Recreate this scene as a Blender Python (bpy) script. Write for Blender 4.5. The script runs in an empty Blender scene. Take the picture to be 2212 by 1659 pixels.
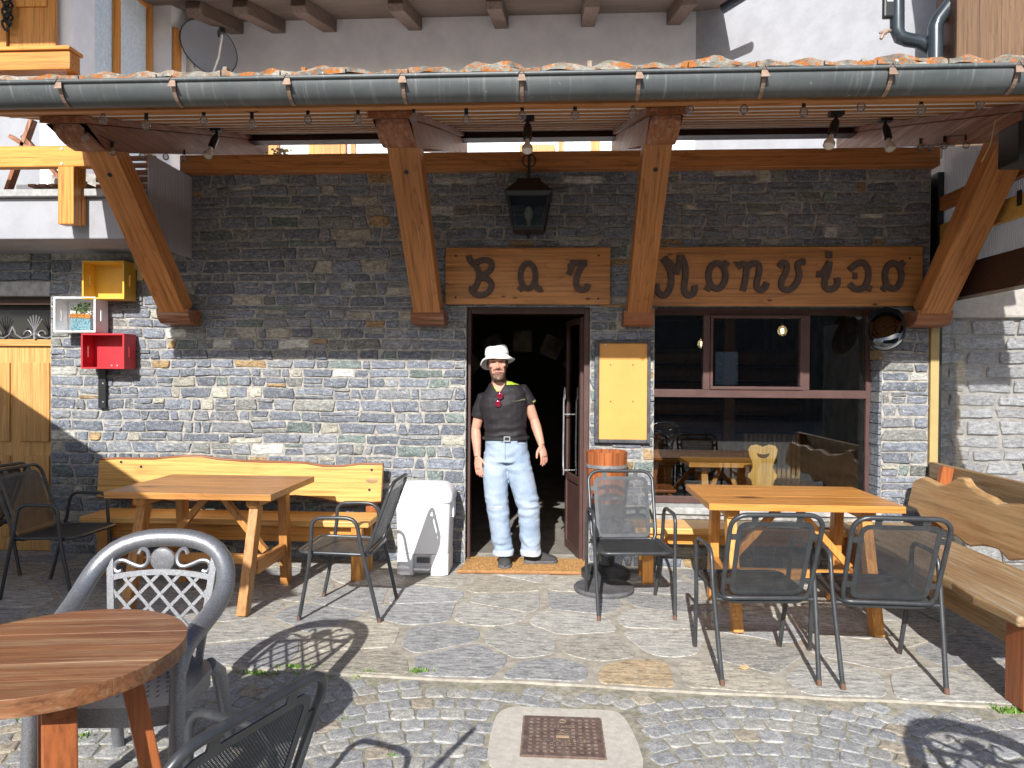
import bpy, bmesh, math, random
from mathutils import Vector, Matrix, noise
R = math.radians
scene = bpy.context.scene
col = scene.collection
rnd = random.Random(7)

# ------------------------------------------------------------------ camera, sky, sun, exposure
F_PX, PW, PH = 1540.4, 2212.0, 1659.0
YAW, PITCH, ROLL = R(3.29), R(-.63), R(.4)
CAM = Vector((0, -5.855, 1.55))
_f = Vector((-math.sin(YAW)*math.cos(PITCH), math.cos(YAW)*math.cos(PITCH), math.sin(PITCH)))
_r0 = Vector((math.cos(YAW), math.sin(YAW), 0)); _u0 = _r0.cross(_f)
_r = _r0*math.cos(ROLL)+_u0*math.sin(ROLL); _u = -_r0*math.sin(ROLL)+_u0*math.cos(ROLL)
cd = bpy.data.cameras.new('camera'); cam = bpy.data.objects.new('camera', cd); col.objects.link(cam)
cam.matrix_world = Matrix(((_r.x,_u.x,-_f.x,CAM.x),(_r.y,_u.y,-_f.y,CAM.y),(_r.z,_u.z,-_f.z,CAM.z),(0,0,0,1)))
cd.sensor_width = 36; cd.lens = 36*F_PX/PW; cd.clip_end = 500; cd.clip_start = .05
scene.camera = cam
SUN_K, SUN_AZ = .575, R(8.0)                       # drop per metre towards the wall; angle off the wall's normal
SUN_EL = math.atan(SUN_K*math.cos(SUN_AZ))
world = bpy.data.worlds.new('World'); scene.world = world; world.use_nodes = True
wn = world.node_tree; sky = wn.nodes.new('ShaderNodeTexSky'); sky.sky_type = 'NISHITA'; sky.sun_disc = False
sky.sun_elevation = SUN_EL; sky.sun_rotation = math.pi+SUN_AZ; sky.altitude = 1500; sky.dust_density = 4; sky.ozone_density = .6
wn.links.new(sky.outputs[0], wn.nodes['Background'].inputs[0]); wn.nodes['Background'].inputs[1].default_value = .115
sl = bpy.data.lights.new('sun', 'SUN'); so = bpy.data.objects.new('sun', sl); col.objects.link(so)
sl.energy = 5.0; sl.angle = R(.53); sl.color = (1, .98, .95)
_sd = Vector((math.sin(SUN_AZ)*math.cos(SUN_EL), math.cos(SUN_AZ)*math.cos(SUN_EL), -math.sin(SUN_EL)))
so.rotation_euler = _sd.to_track_quat('-Z', 'Y').to_euler(); so.location = (-5, -25, 20)
scene.view_settings.view_transform = 'Standard'; scene.view_settings.look = 'None'
scene.view_settings.exposure = .53; scene.view_settings.gamma = 1

def at(px, py, axis, val):                        # a pixel of the photograph (2212 wide) met with the plane axis = val
    d = _f+_r*((px-PW/2)/F_PX)-_u*((py-PH/2)/F_PX)
    return CAM+d*((val-CAM[axis])/d[axis])
def atY(px, py, y=0): return at(px, py, 1, y)
def atZ(px, py, z=0): return at(px, py, 2, z)

# ------------------------------------------------------------------ objects
def wm(o):
    m = o.matrix_parent_inverse @ o.matrix_basis if o.parent else o.matrix_basis.copy()
    return wm(o.parent) @ m if o.parent else m
def tag(o, label=None, cat=None, group=None, kind=None):
    for k, v in (('label', label), ('category', cat), ('group', group), ('kind', kind)):
        if v: o[k] = v
    return o
def thing(name, label, cat, loc=(0,0,0), rz=0, group=None):
    o = bpy.data.objects.new(name, None); col.objects.link(o); o.empty_display_size = .1
    o.location = loc; o.rotation_euler = (0, 0, rz)
    return tag(o, label, cat, group)
def link(name, me, parent=None, world=True):
    o = bpy.data.objects.new(name, me); col.objects.link(o)
    if parent:
        o.parent = parent
        if world: o.matrix_parent_inverse = wm(parent).inverted()
    return o
def copy_tree(o, parent=None):
    c = o.copy(); col.objects.link(c)
    if parent: c.parent = parent; c.matrix_parent_inverse = o.matrix_parent_inverse.copy()
    for ch in [x for x in bpy.data.objects if x.parent is o]: copy_tree(ch, c)
    return c

def baked(o):                                     # a mesh with the object's modifiers applied, worked out in a scene of its own
    sc = bpy.data.scenes.new('bake'); sc.collection.objects.link(o); vl = sc.view_layers[0]; vl.update()
    me = bpy.data.meshes.new_from_object(o.evaluated_get(vl.depsgraph)); bpy.data.objects.remove(o); bpy.data.scenes.remove(sc); return me

class MB:
    def __init__(s): s.v = []; s.f = []; s.m = []; s.c = []
    def add(s, vs, fs, mi=0, c=None):
        n = len(s.v); s.v += [tuple(v) for v in vs]; s.f += [tuple(i+n for i in f) for f in fs]; s.m += [mi]*len(fs)
        s.c += [c]*len(fs); return s
    def box(s, x0, x1, y0, y1, z0, z1, mi=0, c=None, M=None):
        vs = [Vector((x, y, z)) for z in (z0, z1) for y in (y0, y1) for x in (x0, x1)]
        if M: vs = [M @ v for v in vs]
        return s.add(vs, [(0,2,3,1),(4,5,7,6),(0,1,5,4),(2,6,7,3),(0,4,6,2),(1,3,7,5)], mi, c)
    def bar(s, a, b, w, h, up=(0,0,1), mi=0, c=None):     # box from a to b, w across, h along up
        a, b = Vector(a), Vector(b); d = (b-a).normalized(); u = Vector(up); sd = d.cross(u).normalized(); u = sd.cross(d).normalized()
        vs = [p+sd*i*w/2+u*j*h/2 for p in (a, b) for j in (-1, 1) for i in (-1, 1)]
        return s.add(vs, [(0,1,3,2),(4,6,7,5),(0,4,5,1),(2,3,7,6),(0,2,6,4),(1,5,7,3)], mi, c)
    def tube(s, pts, r, n=8, closed=False, mi=0, flat=None, c=None):   # flat = (up, factor): squash across up
        P = [Vector(p) for p in pts]; k = len(P); rs = r if isinstance(r, (list, tuple)) else [r]*k
        T = []
        for i in range(k):
            a = P[(i-1) % k] if (closed or i) else P[i]; b = P[(i+1) % k] if (closed or i < k-1) else P[i]
            T.append((b-a).normalized())
        ref = Vector(flat[0]) if flat else (Vector((0,0,1)) if abs(T[0].z) < .9 else Vector((1,0,0)))
        nn = (ref-T[0]*ref.dot(T[0])).normalized(); vs = []
        for i in range(k):
            if flat: nn = (ref-T[i]*ref.dot(T[i])).normalized()
            else:
                nn = nn-T[i]*nn.dot(T[i]); nn.normalize()
            bb = T[i].cross(nn); fl = flat[1] if flat else 1
            for j in range(n):
                t = 2*math.pi*j/n; vs.append(P[i]+nn*math.cos(t)*rs[i]*fl+bb*math.sin(t)*rs[i])
        fs = []
        for i in range(k if closed else k-1):
            for j in range(n):
                a = i*n+j; b = i*n+(j+1) % n; c2 = ((i+1) % k)*n
                fs.append((a, b, c2+(j+1) % n, c2+j))
        if not closed: fs += [tuple(range(n-1, -1, -1)), tuple((k-1)*n+j for j in range(n))]
        return s.add(vs, fs, mi, c)
    def prism(s, poly, axis, a, b, mi=0, c=None):
        n = len(poly); vs = []
        for t in (a, b):
            for p in poly:
                q = list(p); q.insert(axis, t); vs.append(q)
        return s.add(vs, [tuple(range(n)), tuple(range(2*n-1, n-1, -1))]+[(i, n+i, n+(i+1) % n, (i+1) % n) for i in range(n)], mi, c)
    def lathe(s, prof, cx=0, cy=0, n=24, mi=0, sx=1, sy=1):
        vs = [(cx+r*sx*math.cos(2*math.pi*j/n), cy+r*sy*math.sin(2*math.pi*j/n), z) for r, z in prof for j in range(n)]
        k = len(prof); fs = [(i*n+j, i*n+(j+1) % n, (i+1)*n+(j+1) % n, (i+1)*n+j) for i in range(k-1) for j in range(n)]
        fs += [tuple(range(n-1, -1, -1)), tuple((k-1)*n+j for j in range(n))]
        return s.add(vs, fs, mi)
    def ell(s, c, rx, ry, rz, n=12, m=8, M=None, mi=0):
        vs = []
        for i in range(m+1):
            ph = math.pi*(i+.02)/(m+.04)-math.pi/2
            for j in range(n):
                t = 2*math.pi*j/n; v = Vector((rx*math.cos(ph)*math.cos(t), ry*math.cos(ph)*math.sin(t), rz*math.sin(ph)))
                if M: v = M @ v
                vs.append(Vector(c)+v)
        fs = [(i*n+j, i*n+(j+1) % n, (i+1)*n+(j+1) % n, (i+1)*n+j) for i in range(m) for j in range(n)]
        fs += [tuple(range(n-1, -1, -1)), tuple(m*n+j for j in range(n))]
        return s.add(vs, fs, mi)
    def mesh(s, name, mats, smooth=False, recalc=True):
        me = bpy.data.meshes.new(name); me.from_pydata(s.v, [], s.f); me.update()
        for m in (mats if isinstance(mats, (list, tuple)) else [mats]): me.materials.append(m)
        if any(s.m): me.polygons.foreach_set('material_index', s.m)
        if any(c is not None for c in s.c):
            at_ = me.attributes.new('Col', 'FLOAT_COLOR', 'FACE')
            at_.data.foreach_set('color', [x for c in s.c for x in ((*c, 1) if c else (1,1,1,1))])
        if recalc:
            bm = bmesh.new(); bm.from_mesh(me); bmesh.ops.recalc_face_normals(bm, faces=bm.faces); bm.to_mesh(me); bm.free()
        if smooth: me.shade_smooth(); me.set_sharp_from_angle(angle=R(40))
        return me
    def build(s, name, mats, parent=None, smooth=False, bevel=0, world=True, recalc=True):
        o = link(name, s.mesh(name, mats, smooth, recalc), parent, world)
        if bevel:
            b = o.modifiers.new('bevel', 'BEVEL'); b.width = bevel; b.segments = 2; b.limit_method = 'ANGLE'
        return o

# ------------------------------------------------------------------ materials
def nmat(name):
    m = bpy.data.materials.new(name); m.use_nodes = True
    return m, m.node_tree, m.node_tree.nodes['Principled BSDF']
def nd(nt, t, **kw):
    n = nt.nodes.new('ShaderNode'+t)
    for k, v in kw.items():
        if hasattr(n, k) and k not in ('Scale',): setattr(n, k, v)
        else: n.inputs[k].default_value = v
    return n
def lk(nt, a, b): nt.links.new(a, b)
def ramp(nt, fac, stops):
    r = nt.nodes.new('ShaderNodeValToRGB'); e = r.color_ramp.elements
    while len(e) < len(stops): e.new(.5)
    for i, (p, c) in enumerate(stops): e[i].position = p; e[i].color = (*c, 1) if len(c) == 3 else c
    lk(nt, fac, r.inputs[0]); return r.outputs[0]
def mix(nt, a, b, fac, mode='MIX'):
    m = nt.nodes.new('ShaderNodeMix'); m.data_type = 'RGBA'; m.blend_type = mode
    for s, v in ((0, fac), (6, a), (7, b)):
        if isinstance(v, (int, float)): m.inputs[s].default_value = v
        elif isinstance(v, tuple): m.inputs[s].default_value = (*v, 1)
        else: lk(nt, v, m.inputs[s])
    return m.outputs[2]
def coords(nt, scale=(1,1,1), kind='Object', loc=None):
    tc = nd(nt, 'TexCoord'); mp = nd(nt, 'Mapping'); mp.inputs['Scale'].default_value = scale
    if loc is not None: lk(nt, loc, mp.inputs['Location'])
    lk(nt, tc.outputs[kind], mp.inputs[0]); return mp.outputs[0]
def noi(nt, co, scale, detail=4, rough=.55, dist=0):
    n = nd(nt, 'TexNoise'); n.inputs['Scale'].default_value = scale; n.inputs['Detail'].default_value = detail
    n.inputs['Roughness'].default_value = rough; n.inputs['Distortion'].default_value = dist
    if co: lk(nt, co, n.inputs[0])
    return n.outputs[0]
def bump(nt, h, b, strength=.3, dist=.01):
    n = nd(nt, 'Bump'); n.inputs['Strength'].default_value = strength; n.inputs['Distance'].default_value = dist
    lk(nt, h, n.inputs['Height']); lk(nt, n.outputs[0], b.inputs['Normal'])
def math_(nt, op, a, b=0.0):
    n = nd(nt, 'Math'); n.operation = op
    for i, v in enumerate((a, b)):
        if isinstance(v, (int, float)): n.inputs[i].default_value = v
        else: lk(nt, v, n.inputs[i])
    return n.outputs[0]
def basic(name, c, rough=.6, metal=0, var=.12, scale=8, bmp=.08, spec=.5, c2=None, dirt=None):
    m, nt, b = nmat(name); co = coords(nt)
    n = noi(nt, co, scale, 6, .6)
    lo = tuple(x*(1-var) for x in c); hi = tuple(min(1, x*(1+var)) for x in c)
    o = ramp(nt, n, [(.38, lo), (.62, c2 or hi)])
    if dirt: o = mix(nt, o, dirt, ramp(nt, noi(nt, co, scale*.6, 8, .7), [(.52, (0,0,0)), (.66, (.8,.8,.8))]))
    lk(nt, o, b.inputs['Base Color']); b.inputs['Roughness'].default_value = rough; b.inputs['Metallic'].default_value = metal
    b.inputs['Specular IOR Level'].default_value = spec
    if bmp: bump(nt, noi(nt, co, scale*6, 4), b, bmp, .004)
    return m
def wood(name, light, dark, axis=0, rough=.45, rings=9, knots=0, wear=None, bmp=.25, sc=1.0, contrast=1.0, spec=.35):
    m, nt, b = nmat(name)
    info = nd(nt, 'ObjectInfo'); off = nd(nt, 'CombineXYZ')
    for i, k in enumerate((7.3, 3.1, 5.7)): lk(nt, math_(nt, 'MULTIPLY', info.outputs['Random'], k), off.inputs[i])
    def sc3(al, ac): v = [ac*sc]*3; v[axis] = al*sc; return tuple(v)
    n1 = noi(nt, coords(nt, sc3(.55, 5), loc=off.outputs[0]), 1.2, 3, .45, .35)
    ring = math_(nt, 'FRACT', math_(nt, 'MULTIPLY', n1, rings))
    fine = noi(nt, coords(nt, sc3(1.6, 55), loc=off.outputs[0]), 1.0, 6, .68)
    big = noi(nt, coords(nt, sc3(.7, 2.2), loc=off.outputs[0]), 1.0, 3, .5)
    mid = tuple((x*.55+y*.45) for x, y in zip(light, dark))
    c = ramp(nt, ring, [(0, light), (.55, tuple(x*.92 for x in light)), (.86, mid), (.97, tuple(y*contrast+x*(1-contrast) for x, y in zip(mid, dark))), (1, light)])
    c = mix(nt, c, ramp(nt, fine, [(.36, tuple(x*.42 for x in light)), (.5, tuple(x*.95 for x in light)), (.64, tuple(min(1, x*1.25) for x in light))]), .6)
    c = mix(nt, c, dark, ramp(nt, big, [(.48, (0,0,0)), (.8, (.55,.55,.55))]))
    if knots:
        v = nd(nt, 'TexVoronoi'); lk(nt, coords(nt, sc3(2.3, 5.5), loc=off.outputs[0]), v.inputs[0]); v.inputs['Scale'].default_value = knots
        c = mix(nt, c, tuple(x*.35 for x in dark), ramp(nt, v.outputs['Distance'], [(.05, (1,1,1)), (.13, (0,0,0))]))
    if wear:
        c = mix(nt, c, wear, ramp(nt, noi(nt, coords(nt, sc3(.9, 16)), 1.6, 8, .75), [(.5, (0,0,0)), (.66, (.9,.9,.9))]))
    hv = nd(nt, 'HueSaturation'); lk(nt, c, hv.inputs['Color'])
    lk(nt, math_(nt, 'ADD', math_(nt, 'MULTIPLY', info.outputs['Random'], .26), .87), hv.inputs['Value'])
    lk(nt, hv.outputs[0], b.inputs['Base Color']); b.inputs['Roughness'].default_value = rough; b.inputs['Specular IOR Level'].default_value = spec
    bump(nt, mix(nt, ring, fine, .6), b, bmp, .003)
    return m
def stone(name, bmp=.5, speck=(.62,.6,.55), amt=.5, rough=.8, scale=14, dark=.6, st=(1, 1, 2.4)):
    m, nt, b = nmat(name); co = coords(nt)
    a = nd(nt, 'Attribute'); a.attribute_name = 'Col'
    n = noi(nt, coords(nt, st), scale, 9, .72, .4)
    c = mix(nt, a.outputs[0], ramp(nt, n, [(.36, (dark,)*3), (.5, (.98,)*3), (.64, (1.42,1.40,1.34))]), 1.0, 'MULTIPLY')
    fn = noi(nt, coords(nt, st), scale*4.5, 5, .7)
    c = mix(nt, c, ramp(nt, fn, [(.36, (.62,)*3), (.5, (1,)*3), (.64, (1.3,)*3)]), 1.0, 'MULTIPLY')
    c = mix(nt, c, speck, math_(nt, 'MULTIPLY', ramp(nt, noi(nt, co, scale*2.2, 9, .75, .6), [(.55, (0,0,0)), (.63, (1,1,1))]), amt))
    lk(nt, c, b.inputs['Base Color']); b.inputs['Roughness'].default_value = rough; b.inputs['Specular IOR Level'].default_value = .3
    h = mix(nt, n, noi(nt, co, scale*5, 6, .7), .4)
    bump(nt, h, b, bmp, .012); return m

M = {}
PINE, PINED = (.50,.235,.062), (.24,.085,.018)
for ax, s in enumerate('xyz'):
    M['beam_'+s] = wood('honey_beam_'+s, (.50,.215,.07), (.18,.055,.016), ax, .45, 13, contrast=1.15)
    M['brown_'+s] = wood('brown_beam_'+s, (.26,.10,.045), (.12,.042,.02), ax, .5, 7, wear=(.42,.26,.18))
    M['table_'+s] = wood('table_wood_'+s, (.62,.28,.066), (.32,.105,.018), ax, .32, 11, knots=.5, contrast=.9)
    M['ltable_'+s] = wood('darker_table_wood_'+s, (.46,.215,.062), (.22,.075,.018), ax, .34, 10, knots=.5, contrast=.9)
    M['red_'+s] = wood('reddish_wood_'+s, (.36,.11,.035), (.16,.045,.014), ax, .38, 9, contrast=.7)
    M['bench_'+s] = wood('pale_bench_wood_'+s, (.66,.38,.12), (.46,.22,.055), ax, .42, 4, knots=.35, contrast=.3)
    M['old_'+s] = wood('old_bench_wood_'+s, (.32,.205,.10), (.15,.075,.03), ax, .6, 7, wear=(.38,.32,.23))
    M['orange_'+s] = wood('orange_rail_wood_'+s, (.62,.26,.055), (.33,.10,.018), ax, .4, 8, contrast=.8)
M['board'] = wood('ceiling_board', (.48,.24,.095), (.26,.10,.035), 0, .95, 8, knots=.5, spec=0)
M['door_z'] = wood('light_door_wood', (.60,.33,.11), (.38,.16,.04), 2, .45, 10, contrast=.7)
M['door_x'] = wood('light_door_rail', (.60,.33,.11), (.38,.16,.04), 0, .45, 10, contrast=.7)
M['sign'] = wood('sign_wood', (.46,.205,.062), (.22,.075,.02), 0, .42, 7, knots=1.9, contrast=.9)
M['letter'] = basic('letter_wood', (.075,.045,.033), .6, 0, .25, 30, .2)
M['letter_edge'] = basic('letter_edge', (.15,.065,.028), .6)
M['weathered'] = wood('weathered_eave_wood', (.17,.125,.10), (.07,.048,.038), 0, .8, 9)
M['weathered_y'] = wood('weathered_rafter_wood', (.15,.105,.08), (.06,.04,.03), 1, .8, 9)
M['cladding'] = wood('brown_cladding', (.15,.085,.045), (.08,.04,.02), 2, .6, 8)
M['dark_wood'] = wood('dark_stained_wood', (.055,.025,.015), (.025,.012,.008), 0, .5, 7)
M['wall_stone'] = stone('grey_schist', .8, (.62,.60,.55), .55, .85, 24, .5)
M['flag'] = stone('flagstone', .5, (.52,.49,.43), .7, .85, 11, .5, (1, 3.4, 1))
M['cobble'] = stone('cobble_granite', .6, (.52,.50,.46), .4, .85, 30, .72)
M['mortar'] = basic('wall_mortar', (.31,.295,.265), .95, 0, .3, 20, .5)
M['bed'] = basic('sandy_mortar', (.36,.325,.265), .95, 0, .2, 14, .7, c2=(.43,.395,.33))
M['gritt'] = basic('cobble_joint_grit', (.29,.27,.21), .95, 0, .3, 25, .6, c2=(.38,.35,.28), dirt=(.24,.23,.14))
M['concrete'] = basic('pale_concrete', (.50,.46,.40), .95, 0, .1, 30, .4)
M['sill'] = basic('grey_sill_stone', (.34,.34,.33), .8, 0, .2, 18, .3)
M['plaster_sunlit'] = basic('darkened_sunlit_plaster', (.32,.325,.345), .92, 0, .06, 5, .6)  # the same plaster, darkened for sunlit walls so they do not burn out
M['plaster'] = basic('white_plaster', (.80,.79,.79), .92, 0, .06, 3, .35)  # lighter copy of that plaster, raised for the house wall in shade
M['plaster_rough'] = basic('rough_white_plaster', (.64,.63,.61), .95, 0, .08, 8, 1.0)
M['soffit'] = basic('soffit_plaster', (.66,.62,.57), .92, 0, .05, 3, .15)
M['gutter'] = None
M['copper'] = basic('copper_bracket', (.27,.18,.13), .55, .3, .2, 20, .05)
M['black'] = basic('black_metal', (.022,.023,.025), .38, .3, .15, 10, .02)
M['chair'] = basic('anthracite_chair_paint', (.055,.058,.062), .36, .35, .15, 14, .02, dirt=(.085,.087,.09))
M['iron'] = basic('wrought_iron', (.05,.05,.055), .5, .6, .2, 20, .15)
M['grey_iron'] = basic('grey_wrought_iron', (.30,.30,.31), .45, .5, .2, 20, .1)
M['bronze'] = basic('bronze_frame_paint', (.085,.045,.039), .5, .0, .12, 6, .02, .3)
M['white'] = basic('white_plastic', (.82,.82,.82), .35, 0, .02, 3, 0)
M['bulbwhite'] = basic('opal_bulb', (.75,.72,.63), .25, 0, .03, 3, 0)
M['lit_edge'] = basic('painted_edge_light', (.80,.76,.72), .8, 0, .05, 4, .05)  # pale colour stands in for light caught on the ceiling board edges
M['yellow'] = basic('yellow_paint', (.66,.38,.035), .5, 0, .08, 6, .06)
M['whitepaint'] = basic('white_paint', (.78,.77,.78), .5, 0, .04, 6, .05)
M['redpaint'] = basic('red_paint', (.46,.012,.022), .5, 0, .1, 6, .06)
M['cream'] = basic('cream_plastic', (.52,.42,.22), .5)
M['pipe_yellow'] = basic('yellow_post_paint', (.40,.295,.12), .5, 0, .06, 6, .03)
M['ply'] = basic('plywood', (.64,.315,.082), .5, 0, .05, 3, .05, .3)
M['mat'] = basic('coir', (.44,.25,.10), .98, 0, .25, 60, 1.0, .1)
M['slate'] = basic('dark_slate', (.10,.10,.105), .7, 0, .2, 12, .3)
M['frame_slate'] = basic('black_slate_frame', (.05,.052,.058), .5, 0, .4, 25, .6)
M['curtain'] = basic('lace_curtain', (.62,.70,.76), .9, 0, .1, 30, .2)
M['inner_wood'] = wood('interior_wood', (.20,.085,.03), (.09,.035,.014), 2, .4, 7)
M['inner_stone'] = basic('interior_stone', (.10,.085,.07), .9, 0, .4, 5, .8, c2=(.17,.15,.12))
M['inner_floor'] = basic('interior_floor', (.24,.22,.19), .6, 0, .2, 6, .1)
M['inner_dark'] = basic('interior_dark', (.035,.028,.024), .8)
M['grass'] = basic('weed_green', (.14,.26,.035), .7, 0, .3, 30, 0)
M['leaf'] = basic('plant_leaf', (.055,.12,.028), .55, 0, .4, 25, 0, c2=(.12,.19,.05))
M['dry'] = basic('dry_leaf', (.42,.28,.14), .8, 0, .3, 30, 0)
M['paper'] = basic('paper', (.7,.71,.66), .7, 0, .15, 20, 0)
M['cast'] = basic('cast_iron_lid', (.165,.112,.095), .6, .3, .25, 30, .35, dirt=(.26,.21,.17))
M['cast_low'] = basic('lid_recess_grit', (.22,.16,.12), .9, 0, .3, 40, .3)
M['pipe'] = basic('dark_pipe', (.035,.045,.055), .3, .2, .15, 6, .02)
M['dish'] = basic('grey_dish', (.46,.48,.53), .45, 0, .03, 4, 0)
M['silver'] = basic('silver_metal', (.5,.5,.5), .4, .7, .1, 10, .02)

def lichen_mat():
    m, nt, b = nmat('lichen_stone'); co = coords(nt)
    c = ramp(nt, noi(nt, co, 9, 9, .7, .3), [(.3, (.05,.05,.045)), (.45, (.20,.19,.16)), (.62, (.40,.38,.32))])
    c = mix(nt, c, (.42,.14,.025), ramp(nt, noi(nt, co, 17, 9, .75, .5), [(.49, (0,0,0)), (.56, (1,1,1))]))
    c = mix(nt, c, (.6,.58,.5), ramp(nt, noi(nt, co, 30, 6, .7), [(.60, (0,0,0)), (.68, (.8,.8,.8))]))
    lk(nt, c, b.inputs['Base Color']); b.inputs['Roughness'].default_value = .95
    bump(nt, noi(nt, co, 40, 8, .7), b, .9, .02); return m
M['lichen'] = lichen_mat()
def gutter_mat():                                 # dull metal with pale runs of rain down its side
    m, nt, b = nmat('weathered_metal_gutter')
    run = noi(nt, coords(nt, (38, 3, 3)), 1.0, 6, .7); big = noi(nt, coords(nt, (2.5, 3, 9)), 1.0, 5, .6)
    c = ramp(nt, big, [(.3, (.07,.08,.082)), (.7, (.115,.125,.125))])
    c = mix(nt, c, (.27,.29,.285), math_(nt, 'MULTIPLY', ramp(nt, run, [(.55, (0,0,0)), (.72, (1,1,1))]), .6))
    c = mix(nt, c, (.36,.38,.37), ramp(nt, noi(nt, coords(nt, (30, 30, 12)), 1.0, 3, .6), [(.70, (0,0,0)), (.76, (.7,.7,.7))]))
    lk(nt, c, b.inputs['Base Color']); b.inputs['Roughness'].default_value = .5; b.inputs['Metallic'].default_value = .2; return m
M['gutter'] = gutter_mat()
def glass(name, tint=(.9,.93,.92), ior=1.5, milky=0, rough=0.0):
    m, nt, b = nmat(name); nt.nodes.remove(b); out = nt.nodes['Material Output']
    tr = nd(nt, 'BsdfTransparent'); tr.inputs[0].default_value = (*tint, 1)
    gl = nd(nt, 'BsdfGlossy'); gl.inputs['Roughness'].default_value = rough
    fr = nd(nt, 'Fresnel'); fr.inputs[0].default_value = ior
    mx = nd(nt, 'MixShader'); lk(nt, fr.outputs[0], mx.inputs[0]); lk(nt, tr.outputs[0], mx.inputs[1]); lk(nt, gl.outputs[0], mx.inputs[2])
    o = mx.outputs[0]
    if milky:
        df = nd(nt, 'BsdfDiffuse'); df.inputs[0].default_value = (.75,.74,.75,1); tl = nd(nt, 'BsdfTranslucent'); tl.inputs[0].default_value = (.75,.74,.75,1)
        a = nd(nt, 'MixShader'); lk(nt, df.outputs[0], a.inputs[1]); lk(nt, tl.outputs[0], a.inputs[2])
        k = nd(nt, 'MixShader'); k.inputs[0].default_value = milky; lk(nt, o, k.inputs[1]); lk(nt, a.outputs[0], k.inputs[2]); o = k.outputs[0]
    lk(nt, o, out.inputs[0]); return m
M['glass'] = glass('window_glass', (.84,.87,.86), 1.85)
M['bulbglass'] = glass('bulb_glass', (.88,.86,.83), 1.5, .14)
M['poly'] = glass('polycarbonate_sheet', (.85,.85,.86), 1.3, .5, .15)
M['pvc'] = glass('clear_plastic_sheet', (.93,.93,.94), 1.12, .05, .1)
def emit(name, c, s):
    m, nt, b = nmat(name); b.inputs['Emission Color'].default_value = (*c, 1); b.inputs['Emission Strength'].default_value = s
    b.inputs['Base Color'].default_value = (*c, 1); return m
M['lit'] = emit('lit_filament_bulb', (1, .72, .35), 12)
# ------------------------------------------------------------------ ground
def lerp(a, b, t): return a+(b-a)*t
def edge_y(x): return -2.255-.0435*x
def street_far():
    m, nt, b = nmat('far_cobbles'); co = coords(nt)
    v = nd(nt, 'TexVoronoi'); v.inputs['Scale'].default_value = 9; lk(nt, co, v.inputs[0])
    v2 = nd(nt, 'TexVoronoi'); v2.feature = 'DISTANCE_TO_EDGE'; v2.inputs['Scale'].default_value = 9; lk(nt, co, v2.inputs[0])
    c = mix(nt, (.24,.24,.245), (.36,.33,.29), v.outputs['Color'])
    c = mix(nt, (.16,.145,.11), c, ramp(nt, v2.outputs[0], [(.03, (0,0,0)), (.07, (1,1,1))]))
    lk(nt, c, b.inputs['Base Color']); b.inputs['Roughness'].default_value = .85; return m
M['street'] = street_far()
mb = MB().box(-90, 90, -120, edge_y(0)+.05, -.4, -.052); ground = mb.build('street', M['street']); tag(ground, 'grey cobbled street in front of the bar', None, None, 'structure')
mb = MB().box(-4.2, 4.2, -4.9, -2.0, -.05, -.0165); joint = mb.build('street_bed', M['gritt'], ground)

def chaikin(p, k=1, t=.25):
    for _ in range(k):
        q = []
        for i in range(len(p)):
            a, b = p[i], p[(i+1) % len(p)]
            q += [(lerp(a[0], b[0], t), lerp(a[1], b[1], t)), (lerp(a[0], b[0], 1-t), lerp(a[1], b[1], 1-t))]
        p = q
    return p
def slab(mb, poly, z0, z1, c, bev=.008, rise=.002, jit=.0015):
    n = len(poly); cx = sum(p[0] for p in poly)/n; cy = sum(p[1] for p in poly)/n
    vs = [(x, y, z0) for x, y in poly]+[(x, y, z1-bev*.7) for x, y in poly]
    top = []
    for x, y in poly:
        d = math.hypot(x-cx, y-cy) or 1; k = max(.2, 1-bev/d*1.2)
        top.append((cx+(x-cx)*k, cy+(y-cy)*k, z1+rnd.uniform(-jit, jit)))
    vs += top+[(cx, cy, z1+rise)]
    fs = [(i, (i+1) % n, n+(i+1) % n, n+i) for i in range(n)]+[(n+i, n+(i+1) % n, 2*n+(i+1) % n, 2*n+i) for i in range(n)]+[(2*n+i, 2*n+(i+1) % n, 3*n) for i in range(n)]
    mb.add(vs, fs, 0, c)

# cobbles laid in segmental arcs; the ones in view are pieces of their own
def cob_col():
    t = rnd.random(); k = rnd.uniform(.86, 1.14)
    b = (.315,.315,.315) if t < .66 else (.35,.34,.315) if t < .9 else (.37,.32,.25) if t < .96 else (.27,.275,.28)
    return tuple(x*k for x in b)
cob = []; RA, WC = 1.0, 1.36; STEP = .118
for j in range(-4, 5):
    xc = j*WC-.45
    for i in range(-2, 34):
        yb = -4.75+i*.108
        L = math.asin(WC/2/RA); m_ = 2*int(RA*L/STEP)+1+(i % 2)
        for q in range(m_):
            a = (q-(m_-1)/2)*2*L/m_
            x = xc+RA*math.sin(a); y = yb+RA*(math.cos(a)-1)
            if y > edge_y(x)-.062 or y < -4.85: continue
            if -.27 < x < .38 and -3.10 < y < -2.48: continue
            cob.append((x, y, -a, RA*2*L/m_))
def cobble(mb, x, y, a, w):
    w = (w-.008)/2; h = (.108*math.cos(a)**.5-.008)/2
    j = lambda s: rnd.uniform(-s, s)
    pts = []
    for sx, sy in ((-1,-1),(1,-1),(1,1),(-1,1)):
        px, py = sx*(w+j(.005)), sy*(h+j(.005)); pts.append((x+px*math.cos(a)-py*math.sin(a), y+px*math.sin(a)+py*math.cos(a)))
    slab(mb, chaikin(pts, 1, .14), -.04, -.012+j(.003), cob_col(), .006, .0015, .0015)
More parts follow.
